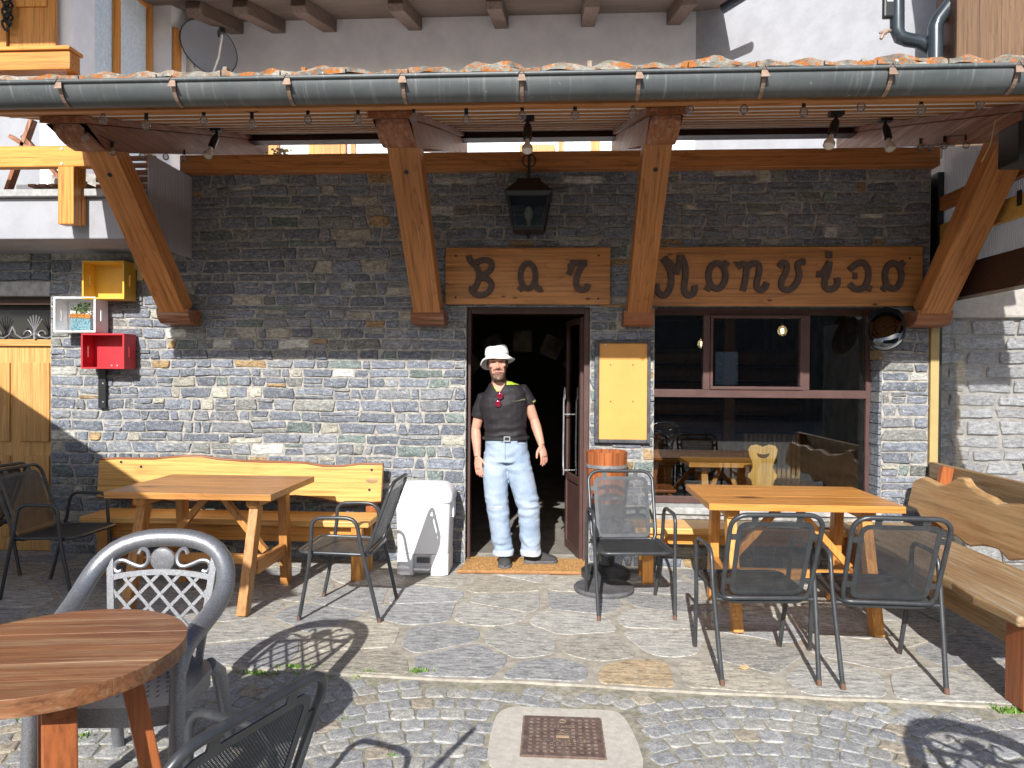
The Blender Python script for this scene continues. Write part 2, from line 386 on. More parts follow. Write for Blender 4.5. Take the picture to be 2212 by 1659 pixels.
def inview(x, y, z=0, pad=70):
    v = Vector((x, y, z))-CAM; d = v.dot(_f)
    if d < .2: return 0
    px, py = PW/2+F_PX*v.dot(_r)/d, PH/2-F_PX*v.dot(_u)/d
    return (-pad < px < PW+pad and -pad < py < PH+pad) and F_PX/d
vis = sorted([c for c in cob if inview(*c[:2])], key=lambda c: -inview(*c[:2]))[:300]; vs_ = set(vis)
for c in vis:
    mb = MB(); cobble(mb, *c); mb.build('cobblestone', M['cobble'], ground)
mb = MB()
for c in cob:
    if c not in vs_: cobble(mb, *c)
tag(mb.build('cobble_field', M['cobble'], ground), kind='stuff')

# flagged patio
mb = MB(); poly = [(-6.5, .4), (-6.5, edge_y(-6.5)), (-3, edge_y(-3)+.02)]
for i in range(34):
    x = -3+i*.2; poly.append((x, edge_y(x)+rnd.uniform(-.012, .012)))
poly += [(5.5, edge_y(5.5)), (5.5, .4)]
mb.prism(poly, 2, -.08, -.004); patio = mb.build('patio', M['bed']); tag(patio, 'grey flagstone patio in front of the bar', None, None, 'structure')
def clip(poly, a, b):                                             # keep the side of the bisector nearer a
    mx, my = (a[0]+b[0])/2, (a[1]+b[1])/2; nx, ny = b[0]-a[0], b[1]-a[1]; out = []
    for i in range(len(poly)):
        p, q = poly[i], poly[(i+1) % len(poly)]
        dp = (p[0]-mx)*nx+(p[1]-my)*ny; dq = (q[0]-mx)*nx+(q[1]-my)*ny
        if dp <= 0: out.append(p)
        if dp*dq < 0: t = dp/(dp-dq); out.append((lerp(p[0], q[0], t), lerp(p[1], q[1], t)))
    return out
seeds = []
ys = [-2.06, -1.68, -1.3, -.93, -.55, -.17]
for r_, y in enumerate(ys):
    x = -4.9+rnd.uniform(0, .3)
    while x < 3.6:
        seeds.append((x, y+rnd.uniform(-.11, .11)-.0435*x*(.8 if r_ == 0 else .3))); x += rnd.uniform(.36, .72)
for s_ in seeds:
    x, y = s_; lo = edge_y(x)
    cell = [(x-1, max(-3, edge_y(x-1)+.003)), (x+1, edge_y(x+1)+.003), (x+1, -.03), (x-1, -.03)]
    for t in seeds:
        if t != s_ and abs(t[0]-x) < 1.4 and abs(t[1]-y) < 1.2:
            cell = clip(cell, s_, t)
            if len(cell) < 3: break
    if len(cell) < 3: continue
    cx = sum(p[0] for p in cell)/len(cell); cy = sum(p[1] for p in cell)/len(cell)
    g = rnd.uniform(.006, .03); cell2 = []
    for px, py in cell:
        d = math.hypot(px-cx, py-cy); k = max(.3, 1-g*1.5/d); cell2.append((cx+(px-cx)*k, cy+(py-cy)*k))
    t = rnd.random(); k = rnd.uniform(.78, 1.12)
    c = (.385,.375,.345) if t < .55 else (.33,.332,.335) if t < .8 else (.40,.375,.325) if t < .97 else (.40,.365,.30)
    if abs(x-.45) < .28 and y < -1.9: c = (.43,.33,.21); k = 1
    fine = []
    for i in range(len(cell2)):
        a, b = cell2[i], cell2[(i+1) % len(cell2)]; L = math.hypot(b[0]-a[0], b[1]-a[1]); n = max(1, int(L/.12))
        for q in range(n):
            f = q/n; fine.append((lerp(a[0], b[0], f)+(rnd.uniform(-.014, .014) if q else 0), lerp(a[1], b[1], f)+(rnd.uniform(-.014, .014) if q else 0)))
    mb = MB(); slab(mb, chaikin(fine, 2, .25), -.006, .0+rnd.uniform(-.001, .001), tuple(v*k for v in c), .003, 0, .0004)
    mb.build('flagstone', M['flag'], patio)

# ------------------------------------------------------------------ the bar: stone wall, openings, room
bar = thing('bar_building', 'stone fronted bar with open doorway and wide brown framed window', 'building', (0, .2, 0))
X0, X1, ZT = -4.28, 2.98, 3.24
DX0, DX1, DZ = -.72, .30, 2.12
WX0, WX1, WZ0, WZ1 = .82, 2.62, .50, 2.12
def opening(mb, y0, y1):
    mb.box(X0, DX0, y0, y1, -.05, ZT); mb.box(DX1, WX0, y0, y1, -.05, ZT); mb.box(WX1, X1, y0, y1, -.05, ZT)
    mb.box(DX0, DX1, y0, y1, DZ, ZT); mb.box(WX0, WX1, y0, y1, WZ1, ZT); mb.box(WX0, WX1, y0, y1, -.05, WZ0-.06)
    return mb
wall = opening(MB(), -.003, .34).build('stone_wall', M['mortar'], bar)
def stone_col():
    t = rnd.random(); k = rnd.uniform(.78, 1.22)
    if t < .60: b = (.195,.205,.225)
    elif t < .78: b = (.25,.25,.25)
    elif t < .86: b = (.24,.235,.205)
    elif t < .895: b = (.19,.225,.2)
    elif t < .955: b = (.42,.385,.30)
    elif t < .98: b = (.56,.535,.46)
    else: b = (.36,.235,.11)
    return (b[0]*k*.80, b[1]*k*.835, b[2]*k*.90)
def wav(x, z): return .014*noise.noise((x*1.1, z*1.7, 3.1))+.007*noise.noise((x*4, z*4, 7.7))
stones = []
def row_spans(z0, z1):
    sp = [(X0, X1)]
    def cut(a, b):
        nonlocal sp; n = []
        for s, e in sp:
            if b <= s or a >= e: n.append((s, e)); continue
            if a-s > .02: n.append((s, a))
            if e-b > .02: n.append((b, e))
        sp = n
    if z0 < DZ-.02: cut(DX0, DX1)
    if z1 > WZ0-.02 and z0 < WZ1-.02: cut(WX0, WX1)
    if z0 > 2.5: cut(X0, -3.1)
    if z0 < 1.99 and z1 > 1.9: pass
    return sp
z = .0
while z < ZT-.02:
    h = rnd.choice((.058, .072, .08, .085, .09, .1, .115)); h = min(h, ZT-z)
    for brk in (WZ0, DZ):
        if z < brk-.001 < z+h+.03 and abs(z+h-brk) > .001: h = brk-z if brk-z < .13 else h
    if ZT-(z+h) < .04: h = ZT-z
    for s, e in row_spans(z, z+h):
        x = s
        while x < e-.001:
            w = rnd.choice((.08, .12, .16, .19, .22, .26, .32))*rnd.uniform(.85, 1.15)
            if e-(x+w) < .07: w = e-x
            if w > .45: w = w/2
            t = rnd.random()
            if h > .075 and t < .2 and w > .12:
                f = rnd.uniform(.28, .72); m_ = z+h*f
                stones.append((x, x+w, z, m_)); 
                if rnd.random() < .4 and w > .2:
                    g = x+w*rnd.uniform(.35, .65); stones += [(x, g, m_, z+h), (g, x+w, m_, z+h)]
                else: stones.append((x, x+w, m_, z+h))
            else: stones.append((x, x+w, z, z+h))
            x += w
    z += h
def wall_stone(mb, s, axis=1, sgn=-1, base=0.0, colr=None, depth=.02):
    x0, x1, z0, z1 = s; g = rnd.uniform(.0015, .004); w, h = x1-x0-2*g, z1-z0-2*g
    j = min(.012, h*.13)
    cx, cz = (x0+x1)/2, (z0+z1)/2; pts = []; shk = (rnd.uniform(-.14, .14)*h, rnd.uniform(-.14, .14)*h)
    top = [(-1,-1),(-.33,-1),(.33,-1),(1,-1),(1,0),(1,1),(.33,1),(-.33,1),(-1,1),(-1,0)]
    for ux, uz in top:
        ed = .5 if abs(ux) == 1 and abs(uz) == 1 else 1
        px = cx+ux*w/2-(ux*rnd.uniform(0, j)*.8)+(uz*shk[ux > 0] if abs(ux) == 1 else 0); pz = cz+uz*h/2-(uz*rnd.uniform(0, j)*ed)
        if abs(ux) == 1 and abs(uz) == 1: px -= ux*rnd.uniform(.0, .5)*j; pz -= uz*rnd.uniform(0, .5)*j
        pts.append((px, pz))
    n = len(pts); out = rnd.uniform(.006, depth*.85); c = colr or stone_col()
    tx, tz = rnd.uniform(-.006, .006), rnd.uniform(-.005, .005)
    vs = []
    for k, (px, pz) in enumerate(pts): vs.append((px, base-sgn*.02, pz))
    for px, pz in pts: vs.append((px, base+sgn*(out-.004+tx*(px-cx)/w*2+tz*(pz-cz)/h*2), pz))
    for px, pz in pts:
        q = .86; vs.append((cx+(px-cx)*(1-.012/max(w, .03)), base+sgn*(out+.003+rnd.uniform(-.003, .003)+tx*(px-cx)/w*2+tz*(pz-cz)/h*2), cz+(pz-cz)*q))
    vs.append((cx+rnd.uniform(-.2, .2)*w, base+sgn*(out+.004+rnd.uniform(-.002, .004)), cz+rnd.uniform(-.2, .2)*h))
    vs = [(x_, y_, z_+wav(x_, z_)*(1 if .06 < z_ < 3.18 else 0)) for x_, y_, z_ in vs]
    fs = [(i, (i+1) % n, n+(i+1) % n, n+i) for i in range(n)]+[(n+i, n+(i+1) % n, 2*n+(i+1) % n, 2*n+i) for i in range(n)]+[(2*n+i, 2*n+(i+1) % n, 3*n) for i in range(n)]
    mb.add(vs, fs, 0, c)
def hidden(s):
    cx, cz = (s[0]+s[1])/2, (s[2]+s[3])/2
    return (-.86 < cx < .44 and 2.16 < cz < 2.57) or (.78 < cx < 2.85 and 2.16 < cz < 2.57)
order = sorted(stones, key=lambda s: -(s[1]-s[0])*(s[3]-s[2])*(0 if hidden(s) else 1))
for s in order[:300]:
    mb = MB(); wall_stone(mb, s); mb.build('stone', M['wall_stone'], wall)
mb = MB()
for s in order[300:]: wall_stone(mb, s)
for zz in [i*.085 for i in range(25)]:                             # rough quoin faces inside the openings
    if zz > WZ0-.05 and zz < WZ1-.08:
        for xx, sg in ((WX1, -1),):
            c = stone_col(); mb.box(xx-.012-rnd.uniform(0, .012), xx+.02, .0, .3, zz+.004, zz+.081, 0, c)
    c = stone_col(); mb.box(DX0-.02, DX0+.006, -.002, .10, zz+.004, zz+.081, 0, c)
tag(mb.build('small_stones', M['wall_stone'], wall), kind='stuff')
mb = MB().box(-3.1, 3.0, -.10, .20, 3.215, 3.36); o = mb.build('top_beam', M['beam_x'], bar, bevel=.006)
# split the top beam's look: a few end-grain stains come from the wood itself
MB().box(WX0-.0, WX1+.0, -.03, .34, WZ0-.058, WZ0-.004).build('window_sill', M['sill'], bar, bevel=.004)
# big window: brown metal frame, panes
FY0, FY1 = .16, .22
win = MB().box(WX0, WX1, FY0, FY1, WZ0, WZ0+.055).box(WX0, WX1, FY0, FY1, WZ1-.05, WZ1).box(WX1-.05, WX1, FY0, FY1, WZ0+.056, WZ1-.051).box(WX0, WX0+.012, FY0, FY1, WZ0+.056, WZ1-.051)
win = win.build('window', M['bronze'], bar, bevel=.003)
MB().box(WX0+.013, WX1-.051, FY0-.006, FY1, 1.385, 1.45).build('transom', M['bronze'], win, bevel=.003)
for a, b in ((1.245, 1.30), (2.055, 2.11)): MB().box(a, b, FY0-.008, FY1, 1.451, WZ1-.051).build('mullion', M['bronze'], win, bevel=.003)
sash = MB().box(1.301, 2.054, FY0-.02, FY1-.02, 1.452, 1.478).box(1.301, 2.054, FY0-.02, FY1-.02, WZ1-.078, WZ1-.052).box(1.301, 1.323, FY0-.02, FY1-.02, 1.479, WZ1-.079).box(2.032, 2.054, FY0-.02, FY1-.02, 1.479, WZ1-.079)
sash.build('sash', M['bronze'], win, bevel=.003)
for a, b, c_, d in ((WX0+.013, 1.244, 1.451, WZ1-.051), (1.324, 2.031, 1.479, WZ1-.080), (2.111, WX1-.051, 1.451, WZ1-.051), (WX0+.013, WX1-.051, WZ0+.056, 1.384)):
    MB().box(a, b, .186, .192, c_, d).build('pane', M['glass'], win)
MB().box(WX0, WX1, .02, .06, WZ1+.0, WZ1+.02).tube([(WX0+.02, .0, WZ1-.012), (WX1-.02, .0, WZ1-.012)], .006).build('awning_rail', M['iron'], bar)
MB().tube([(DX0+.05, -.015, DZ-.012), (DX1-.05, -.015, DZ-.012)], .006).build('awning_rail', M['iron'], bar)
# door frame and the open leaf
fr = MB().box(DX0+.008, DX0+.035, .06, .16, 0, DZ-.002).box(DX1-.045, DX1-.002, .06, .16, 0, DZ-.002).box(DX0+.036, DX1-.046, .06, .16, DZ-.05, DZ-.002)
fr.build('door_frame', M['bronze'], bar, bevel=.003)
leaf = bpy.data.objects.new('door', None); col.objects.link(leaf); leaf.parent = bar; leaf.location = (DX1-.05, .16-.2, .01); leaf.rotation_euler = (0, 0, R(-77))
def leafpart(mb, name, mat, par=leaf, **k): return mb.build(name, mat, par, world=False, **k)
lw = .52                                                              # local x runs from hinge inwards (negative)
leafpart(MB().box(-.05, 0, -.02, .02, 0, 2.04).box(-lw, -lw+.05, -.02, .02, 0, 2.04).box(-lw+.051, -.051, -.02, .02, 0, .07).box(-lw+.051, -.051, -.02, .02, 1.99, 2.04).box(-lw+.051, -.051, -.02, .02, .62, .68), 'leaf_frame', M['bronze'], bevel=.003)
leafpart(MB().box(-lw+.051, -.051, -.008, .008, .071, .619), 'lower_panel', M['bronze'])
leafpart(MB().box(-lw+.051, -.051, -.003, .003, .681, 1.989), 'pane', M['glass'])
for sg in (-1, 1):
    yy = sg*.06; hx = -lw+.09
    pts = [(hx+.02, yy, .66), (hx+.03, yy, .69), (hx+.012, yy, .74)]+[(hx+.012-.004*math.sin(i), yy, .74+i*.09) for i in range(1, 7)]
    pts += [(hx+.03, yy, 1.42), (hx+.05, yy, 1.44), (hx+.062, yy, 1.40), (hx+.05, yy, 1.34), (hx+.035, yy, 1.36)]
    leafpart(MB().tube(pts, .008).tube([(hx+.012, 0, 1.2), (hx+.012, yy, 1.2)], .006).tube([(hx+.02, 0, .70), (hx+.02, yy, .70)], .006), 'handle', M['grey_iron'], smooth=True)
# the room behind
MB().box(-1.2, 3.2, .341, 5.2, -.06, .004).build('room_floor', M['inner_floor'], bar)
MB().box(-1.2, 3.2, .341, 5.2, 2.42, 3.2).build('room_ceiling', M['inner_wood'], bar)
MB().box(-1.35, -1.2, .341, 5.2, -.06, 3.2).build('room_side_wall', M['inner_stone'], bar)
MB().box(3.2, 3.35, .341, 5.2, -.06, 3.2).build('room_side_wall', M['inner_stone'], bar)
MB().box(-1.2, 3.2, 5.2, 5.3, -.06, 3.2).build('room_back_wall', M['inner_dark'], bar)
mb = MB()                                                             # stone arch inside, seen through the door
for i in range(9):
    a = math.pi*(.02+i*.12); mb.box(-.11, .11, 2.2, 2.5, .78, 1.02, 0, None, Matrix.Translation((-.35, 0, 1.05)) @ Matrix.Rotation(-(a-math.pi/2), 4, 'Y'))
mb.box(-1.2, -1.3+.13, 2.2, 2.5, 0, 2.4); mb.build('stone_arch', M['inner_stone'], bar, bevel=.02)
MB().box(.62, .8, 1.6, 1.72, .004, 2.419).box(1.95, 2.07, 2.4, 2.52, .004, 2.419).build('wooden_post', M['inner_wood'], bar)
mb = MB()
for i in range(12): mb.box(2.05+i*.05, 2.085+i*.05, 1.9, 1.98, .15, .95)
mb.build('radiator', basic('radiator_wood', (.30,.18,.09), .5), bar)
mb = MB()
for i in range(7): mb.tube([(1.0, 3.6, .5+i*.22), (3.2, 3.6, .5+i*.22)], .1, 10)
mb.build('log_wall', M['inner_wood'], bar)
# the wooden house door at the far left, in its recess
od = thing('house_door', 'light wooden panel door with wrought iron scrollwork over its glass', 'door', (-4.85, .12, 0))
MB().box(-5.5, -4.29, .10, .16, 0, 1.78).build('door_leaf', M['door_z'], od, bevel=.004)
for x0, x1, z0, z1 in ((-4.62, -4.36, .95, 1.64), (-4.62, -4.36, .12, .83), (-4.98, -4.72, .95, 1.64), (-4.98, -4.72, .12, .83)):
    MB().box(x0, x1, .085, .099, z0, z1).build('panel', M['door_z'], od, bevel=.006)
MB().box(-5.5, -4.29, .07, .17, 1.781, 1.84).build('rail', M['door_x'], od, bevel=.006)
MB().box(-5.5, -4.29, .15, .156, 1.841, 2.14).build('pane', basic('dark_glass', (.012,.012,.014), .08, 0, .1, 3, 0), od)
MB().box(-5.5, -4.29, .08, .17, 2.141, 2.20).build('head', M['dark_wood'], od)
def scroll(cx, cz, s, sg):
    pts = []
    for i in range(16):
        t = i/15; a = t*4.4; r = s*(1-.72*t); pts.append((cx+sg*(r*math.cos(a)-s), .06, cz+r*math.sin(a)))
    return pts
for k, cx in enumerate((-4.47, -4.87)):
    mb = MB()
    for q in range(6): a = R(-50+q*20); mb.tube([(cx, .06, 1.90), (cx+.03*math.sin(a), .06, 1.95), (cx+.085*math.sin(a), .06, 1.93+.10*math.cos(a)+.02)], .004, 5)
    mb.tube([(cx, .06, 1.84), (cx, .06, 1.92)], .012, 6)
    for sg in (-1, 1):
        mb.tube(scroll(cx+sg*.10, 1.88, .045, sg), .005, 5); mb.tube([(cx, .06, 1.90), (cx+sg*.05, .06, 1.86), (cx+sg*.12, .06, 1.85), (cx+sg*.17, .06, 1.88), (cx+sg*.2, .06, 1.95)], .006, 5)
    mb.build('ironwork', M['grey_iron'], od, smooth=True)
# wall pieces round that door: lintel and back wall
hw = thing('door_surround', 'grey stone lintel and wall over the wooden house door', 'wall', (-5, .3, 0))
MB().box(-6.5, -4.281, -.01, .3, 2.205, 2.33).build('lintel', M['sill'], hw, bevel=.006)
MB().box(-6.5, -4.281, .02, .3, 2.331, 2.6).build('masonry', M['mortar'], hw)
MB().box(-6.5, -4.28, .31, .5, 0, 2.6).build('back_wall', M['mortar'], hw)
x = -6.4
while x < -4.3:
    w = rnd.uniform(.2, .34); e = min(x+w, -4.285)
    for z0, z1 in ((2.335, 2.42), (2.42, 2.5), (2.5, 2.575)):
        if e-x > .05: mb = MB(); wall_stone(mb, (x, e, z0, z1), base=.01); mb.build('stone', M['wall_stone'], hw)
    x = e+.001
# ------------------------------------------------------------------ canopy
can = thing('canopy', 'timber canopy with slatted underside, stone slabs and long metal gutter', 'canopy', (0, -.8, 0))
def zt(y): return 3.17+.29*(y+1.52)
NB = {'beam': 'brown_y'}
for i, (xa, xb) in enumerate(((-3.20, -2.98), (-1.115, -.895), (.575, .765), (2.80, 3.02))):
    prof = [(-1.50, zt(-1.5)-.05), (1.45, zt(1.45)-.05), (1.45, zt(1.45)-.20), (-1.05, zt(-1.05)-.22), (-1.25, zt(-1.25)-.215)]
    for k in range(7): a = math.pi/2*k/6; prof.append((-1.25-.22*math.sin(a), zt(-1.25)-.215+.105*(1-math.cos(a))))
    bm_ = MB().prism(prof, 0, xa, xb).build('bracket_beam', M['brown_y'], can, bevel=.006)
    MB().prism([(-1.54, zt(-1.54)-.046), (1.45, zt(1.45)-.046), (1.45, zt(1.45)-.004), (-1.54, zt(-1.54)-.004)], 0, xa-.03, xb+.03).build('cap_board', M['brown_y'], bm_)
    xc = (xa+xb)/2; w = (xb-xa)-.004
    if i == 0: xc -= .0
    # strut built upright and turned, so that its grain runs along it
    zb, zq = 2.075, 3.10; ya, yb = -.155, -1.10; L = math.hypot(zq-zb, yb-ya); ang = math.atan2(-(yb-ya), zq-zb)
    o = MB().box(-w/2, w/2, -.075, .075, -.16 if 0 else 0, L+.02).build('strut', M['beam_z'], can, bevel=.006)
    o.matrix_parent_inverse = wm(can).inverted(); o.location = (xc, ya, zb); o.rotation_euler = (ang, 0, 0)
    peg = MB().tube([(0, -.078, L-.16), (0, -.0745, L-.16)], .016, 12).build('peg_hole', M['black'], o, world=False)
    prof = [(-.01, 2.078), (-.01, 1.955), (-.10, 1.955), (-.17, 1.965), (-.215, 2.00), (-.235, 2.05), (-.235, 2.078)]
    MB().prism(prof, 0, xc-w/2-.025, xc+w/2+.025).build('corbel', M['brown_x'], can, bevel=.005)
GX0, GX1 = -3.5, 3.45
y = -2.06; k = 0
while y < .86:
    y1 = min(y+.31, .95)
    MB().prism([(y, zt(y)), (y1-.022, zt(y1-.022)), (y1-.022, zt(y1-.022)+.02), (y, zt(y)+.02)], 0, GX0, GX1).build('ceiling_board', M['board'], can)
    MB().box(GX0, GX1, y1-.012, y1-.0005, zt(y1)-.006, zt(y1)+.012).build('lit_edge_strip', M['lit_edge'], can)  # added pale strip, painted as the lit front edge of the next board
    y = y1; k += 1
MB().prism([(-2.12, zt(-2.12)+.021), (1.15, zt(1.15)+.021), (1.15, zt(1.15)+.045), (-2.12, zt(-2.12)+.045)], 0, GX0, GX1).build('roof_deck', M['dark_wood'], can)
for xa, xb in ((GX0, .84), (.842, GX1)): MB().box(xa, xb, -2.10, -2.062, 2.975, zt(-2.1)+.02).build('fascia', M['beam_x'], can, bevel=.003)
MB().box(GX0, GX1, .96, 1.10, 3.825, zt(.96)+.018).build('rear_purlin', M['dark_wood'], can)
# gutter: half round shell with a rolled bead
GY, GZ, GR = -2.205, 3.055, .085
prof = [(GY+GR*math.cos(math.pi*(1+i/14)), GZ+GR*1.18*math.sin(math.pi*(1+i/14))) for i in range(15)]
prof += [(GY+(GR-.004)*math.cos(math.pi*(2-i/14)), GZ+(GR*1.18-.004)*math.sin(math.pi*(2-i/14))) for i in range(15)]
gut = MB().prism(prof, 0, GX0, GX1).tube([(GX0, GY-GR-.004, GZ+.002), (GX1, GY-GR-.004, GZ+.002)], .011, 10)
gut = gut.build('gutter', M['gutter'], can, smooth=True)
for px in (130, 375, 622, 870, 1127, 1380, 1650, 1925, 2197):
    x = atY(px, 178, -2.29).x
    ring = []
    for i in range(9): a = math.pi*(1.03+.47*i/8); ring.append((GY+(GR+.004)*math.cos(a), GZ+(GR*1.18+.004)*math.sin(a)))
    ring2 = [(GY+(GR+.009)*math.cos(math.pi*(1.03+.47*i/8)), GZ+(GR*1.18+.009)*math.sin(math.pi*(1.03+.47*i/8))) for i in range(8, -1, -1)]
    br = MB().prism(ring+ring2, 0, x-.009, x+.009).tube([(x-.02, GY-GR-.018, GZ-.005), (x, GY-GR-.016, GZ+.02), (x+.016, GY-GR-.018, GZ-.005)], .003, 5)
    br = br.build('gutter_bracket', M['copper'], can)
    MB().add([(x-.013, GY-GR-.012, GZ-.004), (x+.013, GY-GR-.012, GZ-.004), (x+.024, GY-GR-.026, GZ-.042), (x-.02, GY-GR-.026, GZ-.042), (x-.013, GY-GR-.009, GZ-.004), (x+.013, GY-GR-.009, GZ-.004), (x+.024, GY-GR-.021, GZ-.042), (x-.02, GY-GR-.021, GZ-.042)], [(0,1,2,3),(4,7,6,5),(0,4,5,1),(1,5,6,2),(2,6,7,3),(3,7,4,0)]).build('clip', M['copper'], br)
# stone slabs along the eave: raised ones where the photograph shows them
def roof_slab(x0, x1, y0, lift, tilt, th, curve):
    n = 12; vs = []; fs = []
    for i in range(n+1):
        t = i/n; x = lerp(x0, x1, t)
        for k, (yy, zz) in enumerate(((y0+.02*noise.noise((x*5, 1, 2)), 0), (y0+.6, .0))):
            z_ = zt(yy)+(.134 if yy < -1.7 else .05)+lift*((math.sin(math.pi*t**.8)**1.2*(.75+.7*noise.noise((x*7, 3, 9)))) if curve else 1-.6*t)+.014*noise.noise((x*6, yy*3, 1.3))+.008*noise.noise((x*19, yy*3, 4.3))
            vs += [(x, yy, z_), (x, yy+.004*noise.noise((x*9, 2, 5)), z_+th*(.9+.9*noise.noise((x*9, 8, yy))))]
    for i in range(n):
        a = i*4; b = a+4; fs += [(a, b, b+2, a+2), (a+1, a+3, b+3, b+1), (a, a+1, b+1, b), (a+2, b+2, b+3, a+3)]
    fs += [(0, 2, 3, 1), (n*4, n*4+1, n*4+3, n*4+2)]
    return MB().add(vs, fs)
def gx(px): return atY(px, 150, -2.2).x
xs = [-3.5, gx(160), gx(330), gx(470), gx(600), gx(745), gx(880), gx(990), gx(1170), gx(1290), gx(1380), gx(1490), gx(1640), gx(1790), gx(1905), gx(2060), gx(2160), gx(2300), 3.0, 3.45]
ups = {1: .02, 4: .022, 7: .032, 9: .014, 11: .036, 14: .026, 16: .014}
for i in range(len(xs)-1):
    roof_slab(xs[i], xs[i+1]-.008, -2.16, .008, 0, .028, False).build('roof_slab', M['lichen'], can, smooth=True)
    if i in ups: roof_slab(xs[i]-.05, xs[i+1]+.05, -2.14+rnd.uniform(0, .03), ups[i]+.012, 0, .032, True).build('roof_slab', M['lichen'], can, smooth=True)
    for r_ in range(1, 5): roof_slab(xs[i]+.1, xs[i+1]+.092, -2.14+r_*.55, .03, 0, .03, False).build('roof_slab', M['lichen'], can)
for px, h in ((466, .05), (640, .035), (1275, .045), (1885, .022)):
    x = gx(px); MB().box(x-.01, x+.012, -2.10, -2.06, zt(-2.1)+.05, zt(-2.1)+.17+h*.6).build('slab_stop', M['lichen'], can)

# ------------------------------------------------------------------ carved signs
def stroke(pts, w, sm=2):
    P = [tuple(p) for p in pts]
    for _ in range(sm):
        q = [P[0]]
        for a, b in zip(P[:-1], P[1:]): q += [(a[0]*.75+b[0]*.25, a[1]*.75+b[1]*.25), (a[0]*.25+b[0]*.75, a[1]*.25+b[1]*.75)]
        q.append(P[-1]); P = q
    L, Rr = [], []
    for i, p in enumerate(P):
        a = P[max(0, i-1)]; b = P[min(len(P)-1, i+1)]; dx, dy = b[0]-a[0], b[1]-a[1]; d = math.hypot(dx, dy) or 1
        ww = w/2; L.append((p[0]-dy/d*ww, p[1]+dx/d*ww)); Rr.append((p[0]+dy/d*ww, p[1]-dx/d*ww))
    return L, Rr
def letter(name, strokes, conv, w, par, yb, dep):
    mb = MB()
    for k, (pts, closed) in enumerate(strokes):
        if closed: pts = pts+[pts[0]]
        L, Rr = stroke(pts, w, 2); n = len(L); d = dep+k*.0015
        for off, mi, y1 in ((0, 0, yb-d),):
            vs = [conv(p, y) for y in (yb, y1) for s in (L, Rr) for p in s]
            fs = []
            for i in range(n-1):
                fs += [(2*n+i, 2*n+i+1, 3*n+i+1, 3*n+i), (i, 2*n+i, 2*n+i+1, i+1), (n+i, n+i+1, 3*n+i+1, 3*n+i), (i, i+1, n+i+1, n+i)]
            fs += [(0, n, 3*n, 2*n), (n-1, 3*n-1, 4*n-1, 2*n-1)]
            mb.add(vs, fs)
    o = mb.build(name, M['letter'], par)
    # carved groove round the letter: a wider, very low strip
    mb = MB()
    for k, (pts, closed) in enumerate(strokes):
        if closed: pts = pts+[pts[0]]
        L, Rr = stroke(pts, w*1.28, 2); n = len(L); d = .004+k*.0012
        vs = [conv(p, y) for y in (yb, yb-d) for s in (L, Rr) for p in s]; fs = []
        for i in range(n-1): fs += [(2*n+i, 2*n+i+1, 3*n+i+1, 3*n+i), (i, 2*n+i, 2*n+i+1, i+1), (n+i, n+i+1, 3*n+i+1, 3*n+i)]
        mb.add(vs, fs)
    mb.build('outline', M['letter_edge'], o)
def oval(cx, cy, rx, ry, n=14): return [(cx+rx*math.cos(2*math.pi*i/n), cy+ry*math.sin(2*math.pi*i/n)) for i in range(n)]
def conv2(p, y): q = atY((1350+p[0]/2.765)/1.44665, (700+p[1]/2.765)/1.44665, -.055); return (q.x, y, q.z)
def conv3(p, y): q = atY((1900+p[0]/2.212)/1.44665, (700+p[1]/2.212)/1.44665, -.055); return (q.x, y, q.z)
sg1 = thing('sign_board', 'wooden board over the doorway carved with the word Bar', 'sign', (-.2, -.05, 2.13))
MB().box(-.885, .455, -.055, -.012, 2.135, 2.595).build('board', M['sign'], sg1, bevel=.003)
for x, z_ in ((-.80, 2.19), (.36, 2.18), (.36, 2.53), (-.80, 2.53)): MB().tube([(x, -.055, z_), (x, -.058, z_)], .009, 10).build('screw', M['iron'], sg1)
letter('letter', [([(318,275),(330,325),(385,365),(412,430),(400,500),(370,555),(348,590)],0), ([(365,345),(440,308),(505,320),(522,365),(495,415),(420,450)],0), ([(415,470),(480,470),(522,520),(500,585),(430,622),(370,610),(340,570),(350,545)],0)], conv2, 43, sg1, -.0552, .018)
letter('letter', [(oval(830,450,66,112),1), ([(790,530),(765,560),(752,575)],0), ([(880,500),(905,550),(930,570),(955,560)],0)], conv2, 42, sg1, -.0552, .018)
letter('letter', [([(1178,440),(1205,395),(1195,345)],0), ([(1190,338),(1340,338)],0), ([(1305,345),(1262,420),(1240,500),(1255,560),(1300,575),(1340,555),(1350,520)],0)], conv2, 44, sg1, -.0552, .018)
sg2 = thing('sign_board', 'long wooden board over the window carved with the word Monviso', 'sign', (1.8, -.05, 2.12))
MB().box(.69, 2.90, -.055, -.012, 2.125, 2.595).build('board', M['sign'], sg2, bevel=.003)
for x, z_ in ((.80, 2.52), (.80, 2.2), (2.8, 2.5)): MB().tube([(x, -.055, z_), (x, -.058, z_)], .009, 10).build('screw', M['iron'], sg2)
W3 = 37
letter('letter', [([(335,415),(338,465),(375,500),(415,480),(440,410),(432,330),(400,265),(375,240)],0), ([(385,240),(440,280),(470,345)],0), ([(468,345),(495,280),(495,215)],0), ([(505,225),(535,290),(535,370),(522,440),(535,492),(575,495),(600,465),(598,425)],0)], conv3, W3, sg2, -.0552, .018)
letter('letter', [(oval(752,360,60,90),1), ([(790,300),(815,275),(825,262)],0), ([(712,420),(690,445),(682,462)],0)], conv3, W3, sg2, -.0552, .018)
letter('letter', [([(892,300),(930,272),(958,290),(952,360),(940,420),(930,465)],0), ([(962,300),(1005,268),(1045,285),(1042,350),(1020,420),(1040,462),(1080,450),(1098,405)],0)], conv3, W3, sg2, -.0552, .018)
